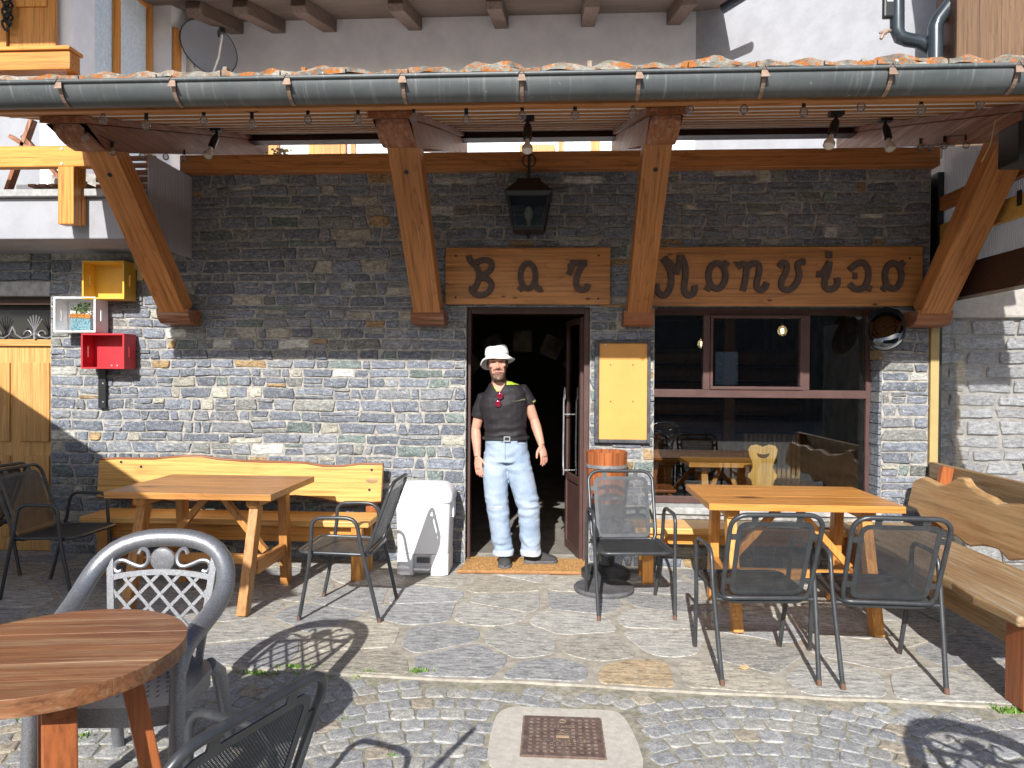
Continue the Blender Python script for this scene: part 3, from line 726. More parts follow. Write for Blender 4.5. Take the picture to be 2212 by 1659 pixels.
letter('letter', [([(1180,300),(1205,265),(1240,280),(1228,340),(1192,400),(1200,450),(1255,460),(1300,420),(1325,345),(1305,290),(1320,265),(1362,262)],0)], conv3, W3, sg2, -.0552, .018)
letter('letter', [([(1440,348),(1475,352),(1500,320),(1528,262)],0), ([(1530,262),(1520,340),(1490,400),(1500,450),(1550,455),(1588,420),(1580,372)],0), ([(1502,215),(1545,215)],0)], conv3, W3, sg2, -.0552, .018)
letter('letter', [([(1665,320),(1715,275),(1765,265),(1798,310),(1798,390),(1765,450),(1705,455),(1665,415)],0), ([(1690,360),(1718,360)],0), ([(1780,430),(1800,445),(1818,450)],0)], conv3, W3, sg2, -.0552, .018)
letter('letter', [(oval(1968,360,58,90),1), ([(2005,300),(2030,275),(2042,262)],0), ([(1928,420),(1905,445),(1895,462)],0)], conv3, W3, sg2, -.0552, .018)

# ------------------------------------------------------------------ lantern over the door
lan = thing('wall_lantern', 'black metal lantern hanging in front of the stone wall over the door', 'lantern', (-.2, -.25, 2.66))
LX, LY = -.2, -.24
def frust(w0, z0, w1, z1): return ([(LX+sx*w0, LY+sy*w0, z0) for sx, sy in ((-1,-1),(1,-1),(1,1),(-1,1))]+[(LX+sx*w1, LY+sy*w1, z1) for sx, sy in ((-1,-1),(1,-1),(1,1),(-1,1))], [(0,3,2,1),(4,5,6,7)]+[(i,(i+1)%4,4+(i+1)%4,4+i) for i in range(4)])
MB().add(*frust(.185, 2.965, .10, 3.055)).add(*frust(.10, 3.056, .085, 3.085)).add(*frust(.16, 2.93, .185, 2.964)).build('roof', M['black'], lan, bevel=.004)
mb = MB().add(*frust(.115, 2.68, .12, 2.705))
for sx, sy in ((-1,-1),(1,-1),(1,1),(-1,1)):
    mb.bar((LX+sx*.118, LY+sy*.118, 2.706), (LX+sx*.155, LY+sy*.155, 2.93), .022, .022, (0,1,0))
mb.build('frame', M['black'], lan)
for k in range(4):
    a = k*math.pi/2; Mx = Matrix.Translation((LX, LY, 0)) @ Matrix.Rotation(a, 4, 'Z')
    MB().add([Mx @ Vector(v) for v in ((-.1,-.114,2.712),(.1,-.114,2.712),(.135,-.15,2.925),(-.135,-.15,2.925),(-.1,-.111,2.712),(.1,-.111,2.712),(.135,-.147,2.925),(-.135,-.147,2.925))], [(0,1,2,3),(4,7,6,5),(0,4,5,1),(1,5,6,2),(2,6,7,3),(3,7,4,0)]).build('pane', M['glass'], lan)
MB().lathe([(.012,2.70),(.02,2.74),(.022,2.77),(.034,2.80),(.038,2.83),(.028,2.87),(.01,2.885)], LX, LY, 14).build('bulb', M['bulbwhite'], lan, smooth=True)
mb = MB().tube([(LX, LY, 3.085), (LX, LY, 3.36)], .012, 8).tube([(LX+.05*math.cos(2*math.pi*i/16), LY-.01, 3.24+.05*math.sin(2*math.pi*i/16)) for i in range(16)], .006, 6, True)
mb.tube([(LX, LY, 3.34), (LX, -.05, 3.32)], .012).tube([(LX, LY, 3.13), (LX, -.03, 3.05)], .008)
mb.build('hanger', M['iron'], lan, smooth=True)
mb = MB()
for sg in (-1, 1): mb.tube([(LX+sg*.02, LY-.05, 2.68), (LX+sg*.05, LY-.06, 2.65), (LX+sg*.09, LY-.07, 2.655), (LX+sg*.105, LY-.07, 2.68), (LX+sg*.085, LY-.07, 2.69)], .006, 6)
mb.tube([(LX, LY, 2.68), (LX, LY, 2.63)], .014, 8)
mb.build('scroll_foot', M['iron'], lan, smooth=True)

# ------------------------------------------------------------------ string lights and spot lamps
def strlights(name, label, pts, yfun, sag=.03, cordpts=None):
    st = thing(name, label, 'string lights', tuple(atY(*pts[0], yfun(0))))
    P = [atY(px, py, yfun(i)) for i, (px, py) in enumerate(pts)]
    cp = []
    for i, p in enumerate(P):
        a = Vector((p.x, p.y, p.z+.062)); cp.append(a)
        if i < len(P)-1:
            b = P[i+1]; cp.append(Vector(((p.x+b.x)/2, (p.y+b.y)/2, (p.z+b.z)/2+.062+sag)))
    MB().tube(cp, .0032, 5).build('cord', M['black'], st)
    for p in P:
        s = MB().tube([(p.x, p.y, p.z+.027), (p.x, p.y, p.z+.066)], .0105, 8).build('socket', M['black'], st)
        MB().lathe([(.002,-.030),(.013,-.026),(.021,-.014),(.0235,-.002),(.020,.010),(.013,.020),(.010,.027)], p.x, p.y, 12).build('bulb', M['bulbglass'], st, smooth=True).location.z = 0
        o = bpy.data.objects[-1] if 0 else None
        MB().tube([(p.x-.003, p.y, p.z+.02), (p.x-.004, p.y, p.z-.004), (p.x+.004, p.y, p.z-.004), (p.x+.003, p.y, p.z+.02)], .0006, 3).build('filament', M['copper'], s)
    return st, P
fs_pts = [(223,258),(316,269),(440,260),(544,268),(665,258),(773,257),(893,254),(1007,258),(1128,250),(1242,248),(1367,242),(1490,236),(1607,236),(1736,242),(1860,230),(1990,236),(2117,224)]
st1, P1 = strlights('string_lights', 'string of clear bulbs hung along the canopy fascia', fs_pts, lambda i: -1.97)
st2, P2 = strlights('string_lights', 'string of clear bulbs along the canopy bracket beside the balcony', [(185,297),(243,327),(308,336),(358,338),(398,341)], lambda i: [-1.45,-1.2,-.75,-.45,-.25][i], 0)
st3, P3 = strlights('string_lights', 'string of clear bulbs along the canopy bracket beside the speaker', [(1988,318),(2010,318),(2040,314),(2087,312),(2165,298)], lambda i: [-.2,-.3,-.55,-.8,-1.15][i], 0)
for st, P in ((st1, P1), (st2, P2), (st3, P3)):
    bl = [o for o in bpy.data.objects if o.parent is st and o.name.startswith('bulb')]
    for o, p in zip(sorted(bl, key=lambda o: o.name if '.' in o.name else 'a'), P):
        for v in o.data.vertices: v.co.z += p.z
def spot(px, py, y, label, tilt):
    p = atY(px, py, y); t = thing('spot_lamp', label, 'lamp', tuple(p), 0, 'spot lamps under the canopy')
    zc = zt(y)-.002
    d = Vector((math.sin(tilt), -.25, -1)).normalized()
    MB().box(p.x-.045, p.x+.045, y-.03, y+.03, zc-.03, zc).tube([(p.x, y, zc-.03), (p.x, y, zc-.07)], .012).build('mount', M['black'], t)
    a = Vector((p.x, y, zc-.06)); MB().tube([a, a+d*.03, a+d*.11, a+d*.115], [.02, .03, .03, .024], 12).build('socket', M['black'], t, smooth=True)
    b = a+d*.115; MB().tube([b, b+d*.03, b+d*.055, b+d*.085, b+d*.10, b+d*.105], [.014, .018, .036, .038, .022, .004], 14).build('bulb', M['bulbwhite'], t, smooth=True)
spot(468, 300, -.1, 'spot lamp with round white bulb at the inner end of the balcony side bracket', -.3)
spot(1140, 262, -1.0, 'spot lamp with white bulb hanging under the canopy boards over the door', 0)
spot(1806, 252, -1.0, 'tilted spot lamp with white bulb under the canopy boards over the carved long sign', -.35)
spot(1912, 285, -.25, 'spot lamp with round white bulb at the inner end of the speaker side bracket', .1)

# ------------------------------------------------------------------ side screens, neighbour's wall at the right
scr = thing('side_screen', 'timber framed side screen with ribbed clear plastic sheets beside the long bench', 'screen', (3.1, -.6, 0))
def ribs(mb, x, y0, y1, zf0, zf1, step=.05):
    y = y0
    while y < y1-.001:
        ye = min(y+step, y1); mb.add([(x, y, zf0(y)), (x, ye, zf0(ye)), (x, ye, zf1(ye)), (x, y, zf1(y)), (x+.008, y, zf0(y)), (x+.008, ye, zf0(ye)), (x+.008, ye, zf1(ye)), (x+.008, y, zf1(y))], [(0,3,2,1),(4,5,6,7),(0,1,5,4),(3,7,6,2),(0,4,7,3),(1,2,6,5)])
        y = ye
    return mb
M['rib'] = None
def ribbed():
    m = glass('ribbed_polycarbonate', (.80,.80,.82), 1.3, .5, .2); nt = m.node_tree
    return m
ribs(MB(), 3.12, -1.45, .1, lambda y: 2.43, lambda y: zt(y)-.22, 2).build('ribbed_sheet', M['poly'], scr)
mb = MB()
y = -1.45
while y < .08: mb.box(3.113, 3.119, y, y+.005, 2.44, zt(y)-.23); y += .022
tag(mb.build('sheet_ribs', M['poly'], scr), kind='stuff')
MB().box(3.07, 3.11, -1.5, .2, 2.63, 2.78).build('yellow_rail', basic('yellow_glulam', (.50,.30,.07), .5), scr, bevel=.003)
MB().box(3.065, 3.108, -1.5, .2, 2.89, 3.0).build('upper_rail', M['beam_y'], scr, bevel=.003)
MB().box(3.10, 3.14, -1.5, .2, 2.18, 2.428).build('dark_board', M['dark_wood'], scr)
MB().box(3.10, 3.125, -1.5, .2, 2.155, 2.178).build('metal_edge', M['silver'], scr)
MB().box(3.115, 3.118, -2.2, -.05, .05, 2.15).build('clear_sheet', M['pvc'], scr)
for y in (-.35, -.95): MB().box(3.06, 3.069, y-.02, y+.02, 2.70, 2.80).build('strap', M['black'], scr)
MB().box(2.985, 3.05, -.03, .06, 0, 2.0).build('yellow_post', M['pipe_yellow'], scr, bevel=.006)
MB().box(3.052, 3.10, .03, .3, 0, 3.2).build('edge_board', M['black'], scr)
scl = thing('side_screen', 'ribbed clear plastic screen between balcony and stone wall', 'screen', (-3.16, -.3, 2.5))
MB().box(-3.045, -3.037, -.66, -.02, 2.52, 3.2).build('ribbed_sheet', M['poly'], scl)
mb = MB(); y = -.655
while y < -.03: mb.box(-3.036, -3.030, y, y+.005, 2.53, 3.19); y += .022
tag(mb.build('sheet_ribs', M['poly'], scl), kind='stuff')
nb = thing('neighbour_wall', 'pale mortared stone wall behind the clear side screen', 'wall', (4.2, .3, 0))
MB().box(3.12, 6.0, .32, .6, 0, 2.1).build('mortar_wall', basic('pale_wall_mortar', (.33,.315,.285), .95, 0, .2, 20, .5), nb)
z = .02
while z < 2.0:
    h = rnd.uniform(.10, .15); x = 3.14+rnd.uniform(-.15, 0)
    while x < 4.9:
        w = rnd.uniform(.22, .42); k = rnd.uniform(.85, 1.1)
        if x > 3.05:
            mb = MB(); wall_stone(mb, (max(x, 3.13), x+w-.016, z, z+h-.014), base=.318, colr=(.33*k,.335*k,.335*k), depth=.03); mb.build('stone', M['wall_stone'], nb)
        x += w
    z += h
MB().box(3.12, 6, .25, .6, 2.06, 2.3).build('ledge', M['concrete'], nb, bevel=.02)
MB().box(3.12, 6, .35, .6, 2.301, 3.4).build('upper_wall', M['soffit'], nb)
sp = thing('speaker', 'small black loudspeaker hung under the canopy by the long bench', 'speaker', (2.72, -1.5, 2.82))
MB().box(2.64, 2.86, -1.62, -1.42, 2.80, 3.03).build('cabinet', M['black'], sp, bevel=.01)
MB().tube([(2.75, -1.621, 2.9), (2.75, -1.626, 2.9)], .075, 20).build('grille', M['chair'], sp)
MB().box(2.74, 2.76, -1.5, -1.48, 3.031, 3.12).build('mount', M['black'], sp)
cb = MB().tube([atY(2120, 350, -1.2), atY(2140, 310, -1.25), atY(2150, 260, -1.3), atY(2212, 232, -1.35)], .004, 6).build('cable', M['cream'], None); tag(cb, 'thin pale cable hanging from the canopy bracket beside the speaker', 'cable')
# ------------------------------------------------------------------ balcony at the left
bal = thing('balcony', 'white plastered balcony slab with orange timber railing beside the canopy', 'balcony', (-4.6, -.3, 2.5))
MB().box(-7.5, -3.08, -.65, .05, 2.565, 2.875).build('slab', M['plaster_sunlit'], bal, bevel=.01)
MB().box(-7.5, -3.06, -.70, .05, 2.877, 2.93).build('coping', M['sill'], bal, bevel=.004)
MB().box(-7.5, -3.38, -.79, -.71, 3.07, 3.225).build('rail', M['orange_x'], bal, bevel=.008)
MB().box(-7.5, -3.54, -.82, -.70, 3.77, 3.905).build('top_rail', M['orange_x'], bal, bevel=.008)
MB().box(-7.5, -3.53, -.84, -.68, 3.906, 3.935).build('hand_rail', M['orange_x'], bal, bevel=.006)
MB().box(-3.645, -3.525, -.705, -.62, 2.65, 3.76).build('post', M['orange_z'], bal, bevel=.006) if 0 else None
for xx in (-3.585, -5.2):
    MB().box(xx-.06, xx+.06, -.708, -.652 if 0 else -.655, 2.93 if 0 else 2.66, 3.768).build('post', M['orange_z'], bal, bevel=.006)
MB().box(-3.645, -3.525, -.80, -.712, 2.645, 3.068).build('post_foot', M['orange_z'], bal, bevel=.006)
MB().box(-6.5, -3.1, -.60, -.52, 3.3, 3.36).build('back_rail', M['orange_x'], bal) if 0 else None
for x, z_ in ((-3.62, 3.2), (-3.62, 3.09)): MB().tube([(x, -.79, z_), (x, -.795, z_)], .01, 8).build('bolt', M['silver'], bal)
dk = thing('deck_chair', 'dark slatted wooden deck chair standing on the balcony', 'chair', (-3.9, -.3, 2.93))
DY = -.42
mb = MB()
MB().bar((-4.35, DY, 2.93), (-4.12, DY, 3.55), .03, .06, (0,1,0)).build('leg', M['brown_z'], dk)
MB().bar((-3.75, DY, 2.93), (-4.2, DY, 3.42), .03, .05, (0,1,0)).build('leg', M['brown_z'], dk)
MB().bar((-3.35, DY, 2.93), (-3.42, DY, 3.3), .03, .06, (0,1,0)).build('leg', M['brown_z'], dk)
MB().bar((-4.3, DY, 3.42), (-3.7, DY, 3.05), .03, .06, (0,1,0)).build('back_rail', M['brown_x'], dk)
for i in range(6): MB().box(-4.15+i*.085, -4.09+i*.085, DY-.02, DY+.4, 3.02, 3.04).build('slat', M['brown_y'], dk)
for i in range(5): MB().box(-3.6+i*.0, -3.12, DY-.01, DY+.01, 3.0+i*.055, 3.035+i*.055).build('slat', M['brown_x'], dk)

# ------------------------------------------------------------------ the white house behind
hs = thing('white_house', 'white plastered house with wooden windows and dark timber eaves behind the canopy', 'house', (-1.5, 4.2, 0))
MB().box(-4.86, 1.9, 4.0, 4.3, 3.2, 7.4).build('wall', M['plaster'], hs)
MB().box(-4.86, 1.9, .34, 4.0, 3.0, 3.2).box(-9, 5, 4.3, 5, 0, 3.2).build('terrace', M['concrete'], hs) if 0 else MB().box(-4.86, 3.0, .345, 3.99, 3.205, 3.25).build('terrace', M['plaster'], hs)
def hwin(x0, x1, z0, z1, y=4.0):
    w = MB().box(x0, x0+.07, y-.05, y-.002, z0, z1).box(x1-.07, x1, y-.05, y-.002, z0, z1).box((x0+x1)/2-.06, (x0+x1)/2+.06, y-.052, y-.002, z0, z1).box(x0+.071, x1-.071, y-.05, y-.002, z1-.07, z1)
    w = w.build('window', M['orange_z'], hs, bevel=.004)
    for a, b in ((x0+.07, (x0+x1)/2-.06), ((x0+x1)/2+.06, x1-.07)):
        MB().box(a, b, y-.02, y-.003, z0, z1-.07).build('curtain', M['curtain'], w)
        m_ = (a+b)/2; mb = MB()
        for k in range(30): mb.box(m_-.05, m_-.02, y-.022, y-.0205, z0+.05*k, z0+.05*k+.03); mb.box(m_+.02, m_+.05, y-.022, y-.0205, z0+.05*k+.02, z0+.05*k+.05)
        tag(mb.build('lace', M['plaster'], w), kind='stuff')
def shutter(x0, x1, z0, z1, y=3.96):
    s = MB().box(x0, x1, y-.03, y, z0, z1).build('shutter', M['orange_z'], hs, bevel=.004)
    for a, b in ((z0+.1, (z0+z1)/2-.05), ((z0+z1)/2+.05, z1-.1)): MB().box(x0+.07, x1-.07, y-.045, y-.031, a, b).build('panel', M['orange_z'], s, bevel=.006)
hwin(-2.84, -1.36, 3.5, 5.5); shutter(-3.42, -2.9, 3.5, 5.5)
hwin(.05, 1.05, 3.5, 5.5); shutter(-.48, .0, 3.5, 4.72)
MB().box(-4.05, -3.86, 3.9, 3.98, 3.3, 5.5).build('post', M['orange_z'], hs)
# left wing
MB().box(-5.2, -4.86, 2.95, 4.0, 3.2, 7.6).box(-5.2, -4.86, 1.1, 1.45, 3.2, 7.6).build('wing_wall', M['plaster'], hs)
MB().box(-5.2, -4.86, 1.451, 2.949, 6.25, 7.6).build('wing_lintel', M['plaster'], hs)
MB().box(-9, -5.2, 1.1, 1.4, 3.2, 7.6).build('wing_front', M['plaster_sunlit'], hs)
ww = MB().box(-5.14, -5.08, 1.47, 1.56, 3.3, 6.24).box(-5.14, -5.08, 2.84, 2.93, 3.3, 6.24).box(-5.14, -5.08, 1.56, 2.84, 6.12, 6.24).box(-5.14, -5.08, 2.15, 2.26, 3.3, 6.12).build('window', M['orange_z'], hs, bevel=.004)
MB().box(-5.13, -5.12, 1.56, 2.84, 3.3, 6.12).build('curtain', M['curtain'], ww)
shutter_l = MB().box(-5.46, -4.98, 1.02, 1.06, 4.6, 7.3).build('shutter', M['orange_z'], hs, bevel=.006)
MB().box(-5.38, -5.06, 1.0, 1.019, 5.2, 7.1).build('panel', M['orange_z'], shutter_l, bevel=.006)
MB().box(-5.60, -5.48, 1.0, 1.09, 4.6, 7.3).build('shutter', M['orange_z'], hs, bevel=.004)
MB().box(-4.85, -4.81, 2.97, 3.12, 4.6, 5.95).build('shutter', M['orange_z'], hs, bevel=.004)
MB().tube([(-4.82, 3.35, 3.3), (-4.82, 3.35, 7.4)], .022, 8).build('conduit', M['soffit'], hs)
# eaves
ea = MB().prism([(2.3, 6.02), (4.02, 6.52), (4.02, 6.58), (2.3, 6.08)], 0, -5.2, 2.2).build('eave_boards', M['weathered'], hs)
MB().tube([(-5.2, 2.24, 6.05), (2.0, 2.24, 6.02)], .06, 10).build('eave_gutter', M['gutter'], hs, smooth=True)
for px in (500, 592, 705, 893, 1083, 1273, 1462):
    x = atY(px+ (px-1106)*-.02, 40, 3.98).x
    MB().prism([(2.80, 5.99), (3.99, 6.33), (3.99, 6.515), (2.75, 6.145), (2.72, 6.05)], 0, x-.095, x+.095).build('rafter', M['weathered_y'], hs, bevel=.01)
# right return wall, pier, pipes
rw = MB().add([(1.9, 4.0, 3.2), (4.62, 2.3, 3.2), (4.62, 2.3, 7.6), (1.9, 4.0, 7.6), (2.1, 4.3, 3.2), (4.8, 2.6, 3.2), (4.8, 2.6, 7.6), (2.1, 4.3, 7.6)], [(0,1,2,3),(4,7,6,5),(0,4,5,1),(3,2,6,7),(0,3,7,4),(1,5,6,2)]).build('side_wall', M['plaster_sunlit'], hs)
MB().box(4.47, 5.1, 2.12, 2.6, 3.2, 7.6).build('rough_pier', M['plaster_rough'], hs)
MB().prism([(-1.0, 6.0), (1.3, 6.9), (1.3, 7.0), (-1.0, 6.1)], 0, -9, -4.5).build('wing_eave', M['weathered'], hs)
MB().tube([atY(1560, 20, 3.2), atY(1640, -30, 2.9)], .06, 10).build('eave_pipe', M['pipe'], hs, smooth=True)
MB().tube([(1.95, 3.98, 3.2), (1.95, 3.98, 3.21)], .01).build('crack_bolt', M['iron'], hs) if 0 else None
dp = thing('drain_pipes', 'two dark drain pipes joining in front of the white pier above the canopy', 'pipe', tuple(atY(1990, 120, 1.9)))
A = lambda x, y, yy=1.9: atY(x, y, yy)
MB().tube([A(1938,-40), A(1938,66), A(1944,80), A(1960,86), A(1985,90), A(2022,112)], .07, 14).build('pipe', M['pipe'], dp, smooth=True)
MB().tube([A(2075,-20,1.8), A(2025,45,1.8), A(2020,60,1.8), A(2020,140,1.8)], .072, 14).build('pipe', M['pipe'], dp, smooth=True)
kb = thing('key_box', 'small black lock box on the sunlit white wall beside the drain pipe', 'box', tuple(A(1918, 15)))
p = A(1918, 15); MB().box(p.x-.06, p.x+.06, p.y-.05, p.y+.02, p.z-.13, p.z+.15).build('case', M['black'], kb, bevel=.02)
MB().box(p.x-.03, p.x+.03, p.y-.055, p.y-.051, p.z+.03, p.z+.08).build('dial', M['silver'], kb)
tp = thing('water_tap', 'brass water tap on the sunlit white wall left of the drain pipe', 'tap', tuple(A(1912, 75)))
MB().tube([A(1934,66), A(1918,67), A(1908,74), A(1903,84)], .018, 8).tube([A(1900,72), A(1914,66)], .012, 6).build('spout', M['copper'], tp, smooth=True)
bw = thing('clad_building', 'brown board clad upper storey of the neighbouring building', 'building', (5.2, 1.6, 3.3))
x = atY(2067, 80, 1.6).x; k = 0
while x < 7.5:
    MB().box(x, x+.215, 1.6, 1.63+.004*(k % 2), 3.3, 7.5).build('board', M['cladding'], bw, bevel=.003); x += .218; k += 1
MB().box(atY(2067, 80, 1.6).x, 7.5, 1.64, 2.0, 3.3, 7.5).build('backing', M['dark_wood'], bw)
MB().prism([(.9, 6.05), (1.7, 6.6), (1.7, 6.7), (.9, 6.15)], 0, atY(2095, 20, 1.2).x, 7.5).build('awning', M['dark_wood'], bw)
# satellite dish
sd_ = thing('satellite_dish', 'grey satellite dish on a bent pipe arm above the canopy', 'dish', tuple(atY(400, 150, 3.5)))
c = atY(452, 102, 3.3); ax = Vector((.68, -.68, .26)).normalized(); u_ = ax.cross(Vector((0,0,1))).normalized(); v_ = u_.cross(ax)
mb = MB(); vs = []; rr = (0, .35, .7, .93, 1.0, 1.0, .97, .7, .35, 0); dd = (-.06, -.052, -.028, -.006, .004, -.004, -.012, -.04, -.064, -.072)
for r_, d_ in zip(rr, dd):
    for j in range(28): t = 2*math.pi*j/28; vs.append(c+u_*math.cos(t)*.36*max(r_, .01)+v_*math.sin(t)*.40*max(r_, .01)+ax*d_)
fs = [(i*28+j, i*28+(j+1) % 28, (i+1)*28+(j+1) % 28, (i+1)*28+j) for i in range(9) for j in range(28)]
mb.add(vs, fs).build('reflector', M['dish'], sd_, smooth=True)
MB().tube([c+u_*math.cos(2*math.pi*j/28)*.363+v_*math.sin(2*math.pi*j/28)*.403 for j in range(28)], .008, 6, True).build('rim', M['chair'], sd_, smooth=True)
MB().tube([c-v_*.40, c-v_*.32+ax*.26, c-v_*.10+ax*.46], .016, 8).build('feed_arm', M['silver'], sd_, smooth=True)
f_ = c-v_*.08+ax*.47; MB().bar(f_+ax*.02, f_-ax*.09, .07, .09, (0,0,1)).build('feed_horn', M['chair'], sd_, bevel=.01)
MB().tube([atY(356, 150, 3.7), atY(415, 148, 3.55), atY(428, 140, 3.52), c-ax*.1], .025, 10).build('arm', M['silver'], sd_, smooth=True)
ch = thing('hanging_chain', 'black iron chain ornament hanging on the white house wall', 'chain', tuple(atY(15, 30, .95)))
for i in range(5):
    p = atY(14+(i % 2)*4, 2+i*13, .95); MB().tube([(p.x+.04*math.cos(2*math.pi*q/12), p.y+.015*math.sin(q), p.z+.05*math.sin(2*math.pi*q/12)) for q in range(12)], .012, 6, True).build('ring', M['black'], ch, smooth=True)
fl = thing('dried_flowers', 'bunch of dried pale flowers standing behind the top beam', 'flowers', tuple(atY(606, 335, 1.4)))
mb = MB()
for i in range(60):
    p = atY(606+rnd.gauss(0, 11), 325+abs(rnd.gauss(0, 5))-4, 1.4+rnd.uniform(-.08, .08)); mb.ell(p, .016, .016, .012, 6, 4)
tag(mb.build('flower_heads', basic('dry_petals', (.55,.42,.24), .9), fl), kind='stuff')
p = atY(606, 338, 1.4); MB().lathe([(.06, 3.26), (.09, 3.4), (.09, 3.5)], p.x, p.y, 14).build('pot', M['brown_x'], fl)

# ------------------------------------------------------------------ houses across the street (seen in the window's reflection)
op = thing('opposite_house', 'dark stone house across the street, seen only as reflection in the glass', 'house', (0, -22, 0))
MB().box(-16, 14, -27, -21, -.05, 4.9).build('wall', basic('dark_house_stone', (.10,.095,.09), .9, 0, .3, 3, .5), op)
MB().prism([(-20.2, 4.7), (-27.8, 4.7), (-24, 6.3)], 0, -16.5, 14.5).build('roof', M['slate'], op)
for x in (-10, -6, -2, 2.5, 6.5, 10.5):
    w = MB().box(x-.5, x+.5, -20.99, -20.95, 1.2, 2.6).build('window', M['dark_wood'], op)
    MB().box(x-.42, x+.42, -20.949, -20.94, 1.28, 2.52).build('pane', M['curtain'], w)
# ------------------------------------------------------------------ furniture
def arc(c, r, a0, a1, n, f): return [f(c[0]+r*math.cos(R(lerp(a0, a1, i/n))), c[1]+r*math.sin(R(lerp(a0, a1, i/n)))) for i in range(n+1)]
def rrect(w, h, r, n=5):                                           # rounded rectangle loop, centred
    p = []
    for cx, cy, a in ((w/2-r, h/2-r, 0), (-w/2+r, h/2-r, 90), (-w/2+r, -h/2+r, 180), (w/2-r, -h/2+r, 270)):
        for i in range(n+1): t = R(a+90*i/n); p.append((cx+r*math.cos(t), cy+r*math.sin(t)))
    return p
def strands(mb, w, h, pitch, sw, f, th=.0011):                       # expanded metal: two families of diagonal strips
    k = 1.25; n = int((w+h/k)/pitch)+2
    for sg in (1, -1):
        for i in range(-n, n):
            pts = []
            c = i*pitch
            # line x = c + sg*y/k clipped to the rectangle
            y0, y1 = -h/2, h/2
            xa, xb = c+sg*y0/k, c+sg*y1/k
            lo, hi = 0., 1.
            dx = xb-xa
            if dx == 0: continue
            for lim, s in ((-w/2, 1), (w/2, -1)):
                ta = (lim-xa)/dx
                if s*dx > 0: lo = max(lo, ta)
                else: hi = min(hi, ta)
            if hi-lo < .01: continue
            a = (lerp(xa, xb, lo), lerp(y0, y1, lo)); b = (lerp(xa, xb, hi), lerp(y0, y1, hi))
            zz = sg*th*.6
            q = [f(a[0]-sw/2, a[1], zz), f(a[0]+sw/2, a[1], zz), f(b[0]+sw/2, b[1], zz), f(b[0]-sw/2, b[1], zz)]
            q2 = [f(a[0]-sw/2, a[1], zz+th), f(a[0]+sw/2, a[1], zz+th), f(b[0]+sw/2, b[1], zz+th), f(b[0]-sw/2, b[1], zz+th)]
            mb.add(q+q2, [(0,3,2,1),(4,5,6,7),(0,1,5,4),(1,2,6,5),(2,3,7,6),(3,0,4,7)])
    return mb
def band(mb, w, h, r, bw, f, th=.002):
    o = rrect(w, h, r); i_ = rrect(w-2*bw, h-2*bw, max(r-bw, .012)); n = len(o)
    vs = [f(*p, z) for z in (-th, th) for q in (o, i_) for p in q]
    fs = []
    for k in range(n):
        j = (k+1) % n; fs += [(k, j, n+j, n+k), (2*n+k, 3*n+k, 3*n+j, 2*n+j), (k, 2*n+k, 2*n+j, j), (n+k, n+j, 3*n+j, 3*n+k)]
    return mb.add(vs, fs)
CH = {}; M['tip'] = basic('rusty_tip', (.14,.075,.05), .8)
def mesh_chair_meshes():
    c = M['chair']; tr = .0125
    for sg in (-1, 1):
        x = sg*.265; P = [(sg*.245, -.25, 0), (sg*.258, -.185, .34), (x, -.165, .53)]
        P += [(x, -.105+.06*math.cos(R(t)), .595+.06*math.sin(R(t))) for t in (170, 145, 120, 95)]
        P += [(x, .02, .657)]
        P += [(x, .06+.07*math.cos(R(t)), .585+.07*math.sin(R(t))) for t in (85, 60, 35, 12)]
        P += [(x, .15, .48), (sg*.26, .185, .34), (sg*.245, .265, 0)]
        CH['side%d' % sg] = MB().tube(P, tr, 10).mesh('side_frame', c, True)
        CH['tf%d' % sg] = MB().tube([(sg*.245, -.251, -.001), (sg*.2455, -.247, .03)], tr+.001, 10).mesh('leg_tip', M['tip'], True)
        CH['tr%d' % sg] = MB().tube([(sg*.245, .266, -.001), (sg*.2455, .262, .03)], tr+.001, 10).mesh('leg_tip', M['tip'], True)
    fs = lambda u, v, z: Vector((u, -.035+v, .425-.06*(v+.0)*.35+z+.02*(abs(v) > 9)))
    CH['seat_frame'] = MB().tube([fs(u, v, 0) for u, v in rrect(.47, .46, .06)], .0115, 10, True).tube([(-.262, -.175, .415), (.262, -.175, .415)], .009, 8).tube([(-.258, .165, .405), (.258, .165, .405)], .009, 8).mesh('seat_frame', c, True)
    CH['seat_panel'] = strands(band(MB(), .445, .435, .05, .022, fs), .41, .40, .0085, .0036, fs).mesh('seat_panel', c)
    d = Vector((0, math.sin(R(20)), math.cos(R(20)))); nrm = Vector((0, -math.cos(R(20)), math.sin(R(20)))); o0 = Vector((0, .165, .395))
    fb = lambda u, v, z: o0+Vector((u*(1+.06*(v+.0)), 0, 0))+d*(v+.255)+nrm*z
    CH['back_frame'] = MB().tube([fb(u, v, 0) for u, v in rrect(.455, .51, .075)], .0125, 10, True).mesh('back_frame', c, True)
    pm = strands(band(MB(), .385, .43, .05, .024, fb), .345, .39, .0082, .0034, fb)
    for u, v, du, dv in ((-.11, .234, .016, .02), (.11, .234, .016, .02), (-.207, .13, .02, .016), (.207, .13, .02, .016), (-.207, -.13, .02, .016), (.207, -.13, .02, .016)):
        q = [fb(u+a*du, v+b*dv, z) for z in (-.0025, .0025) for a, b in ((-1,-1),(1,-1),(1,1),(-1,1))]
        pm.add(q, [(0,3,2,1),(4,5,6,7),(0,1,5,4),(1,2,6,5),(2,3,7,6),(3,0,4,7)])
    CH['back_panel'] = pm.mesh('back_panel', c)
mesh_chair_meshes()
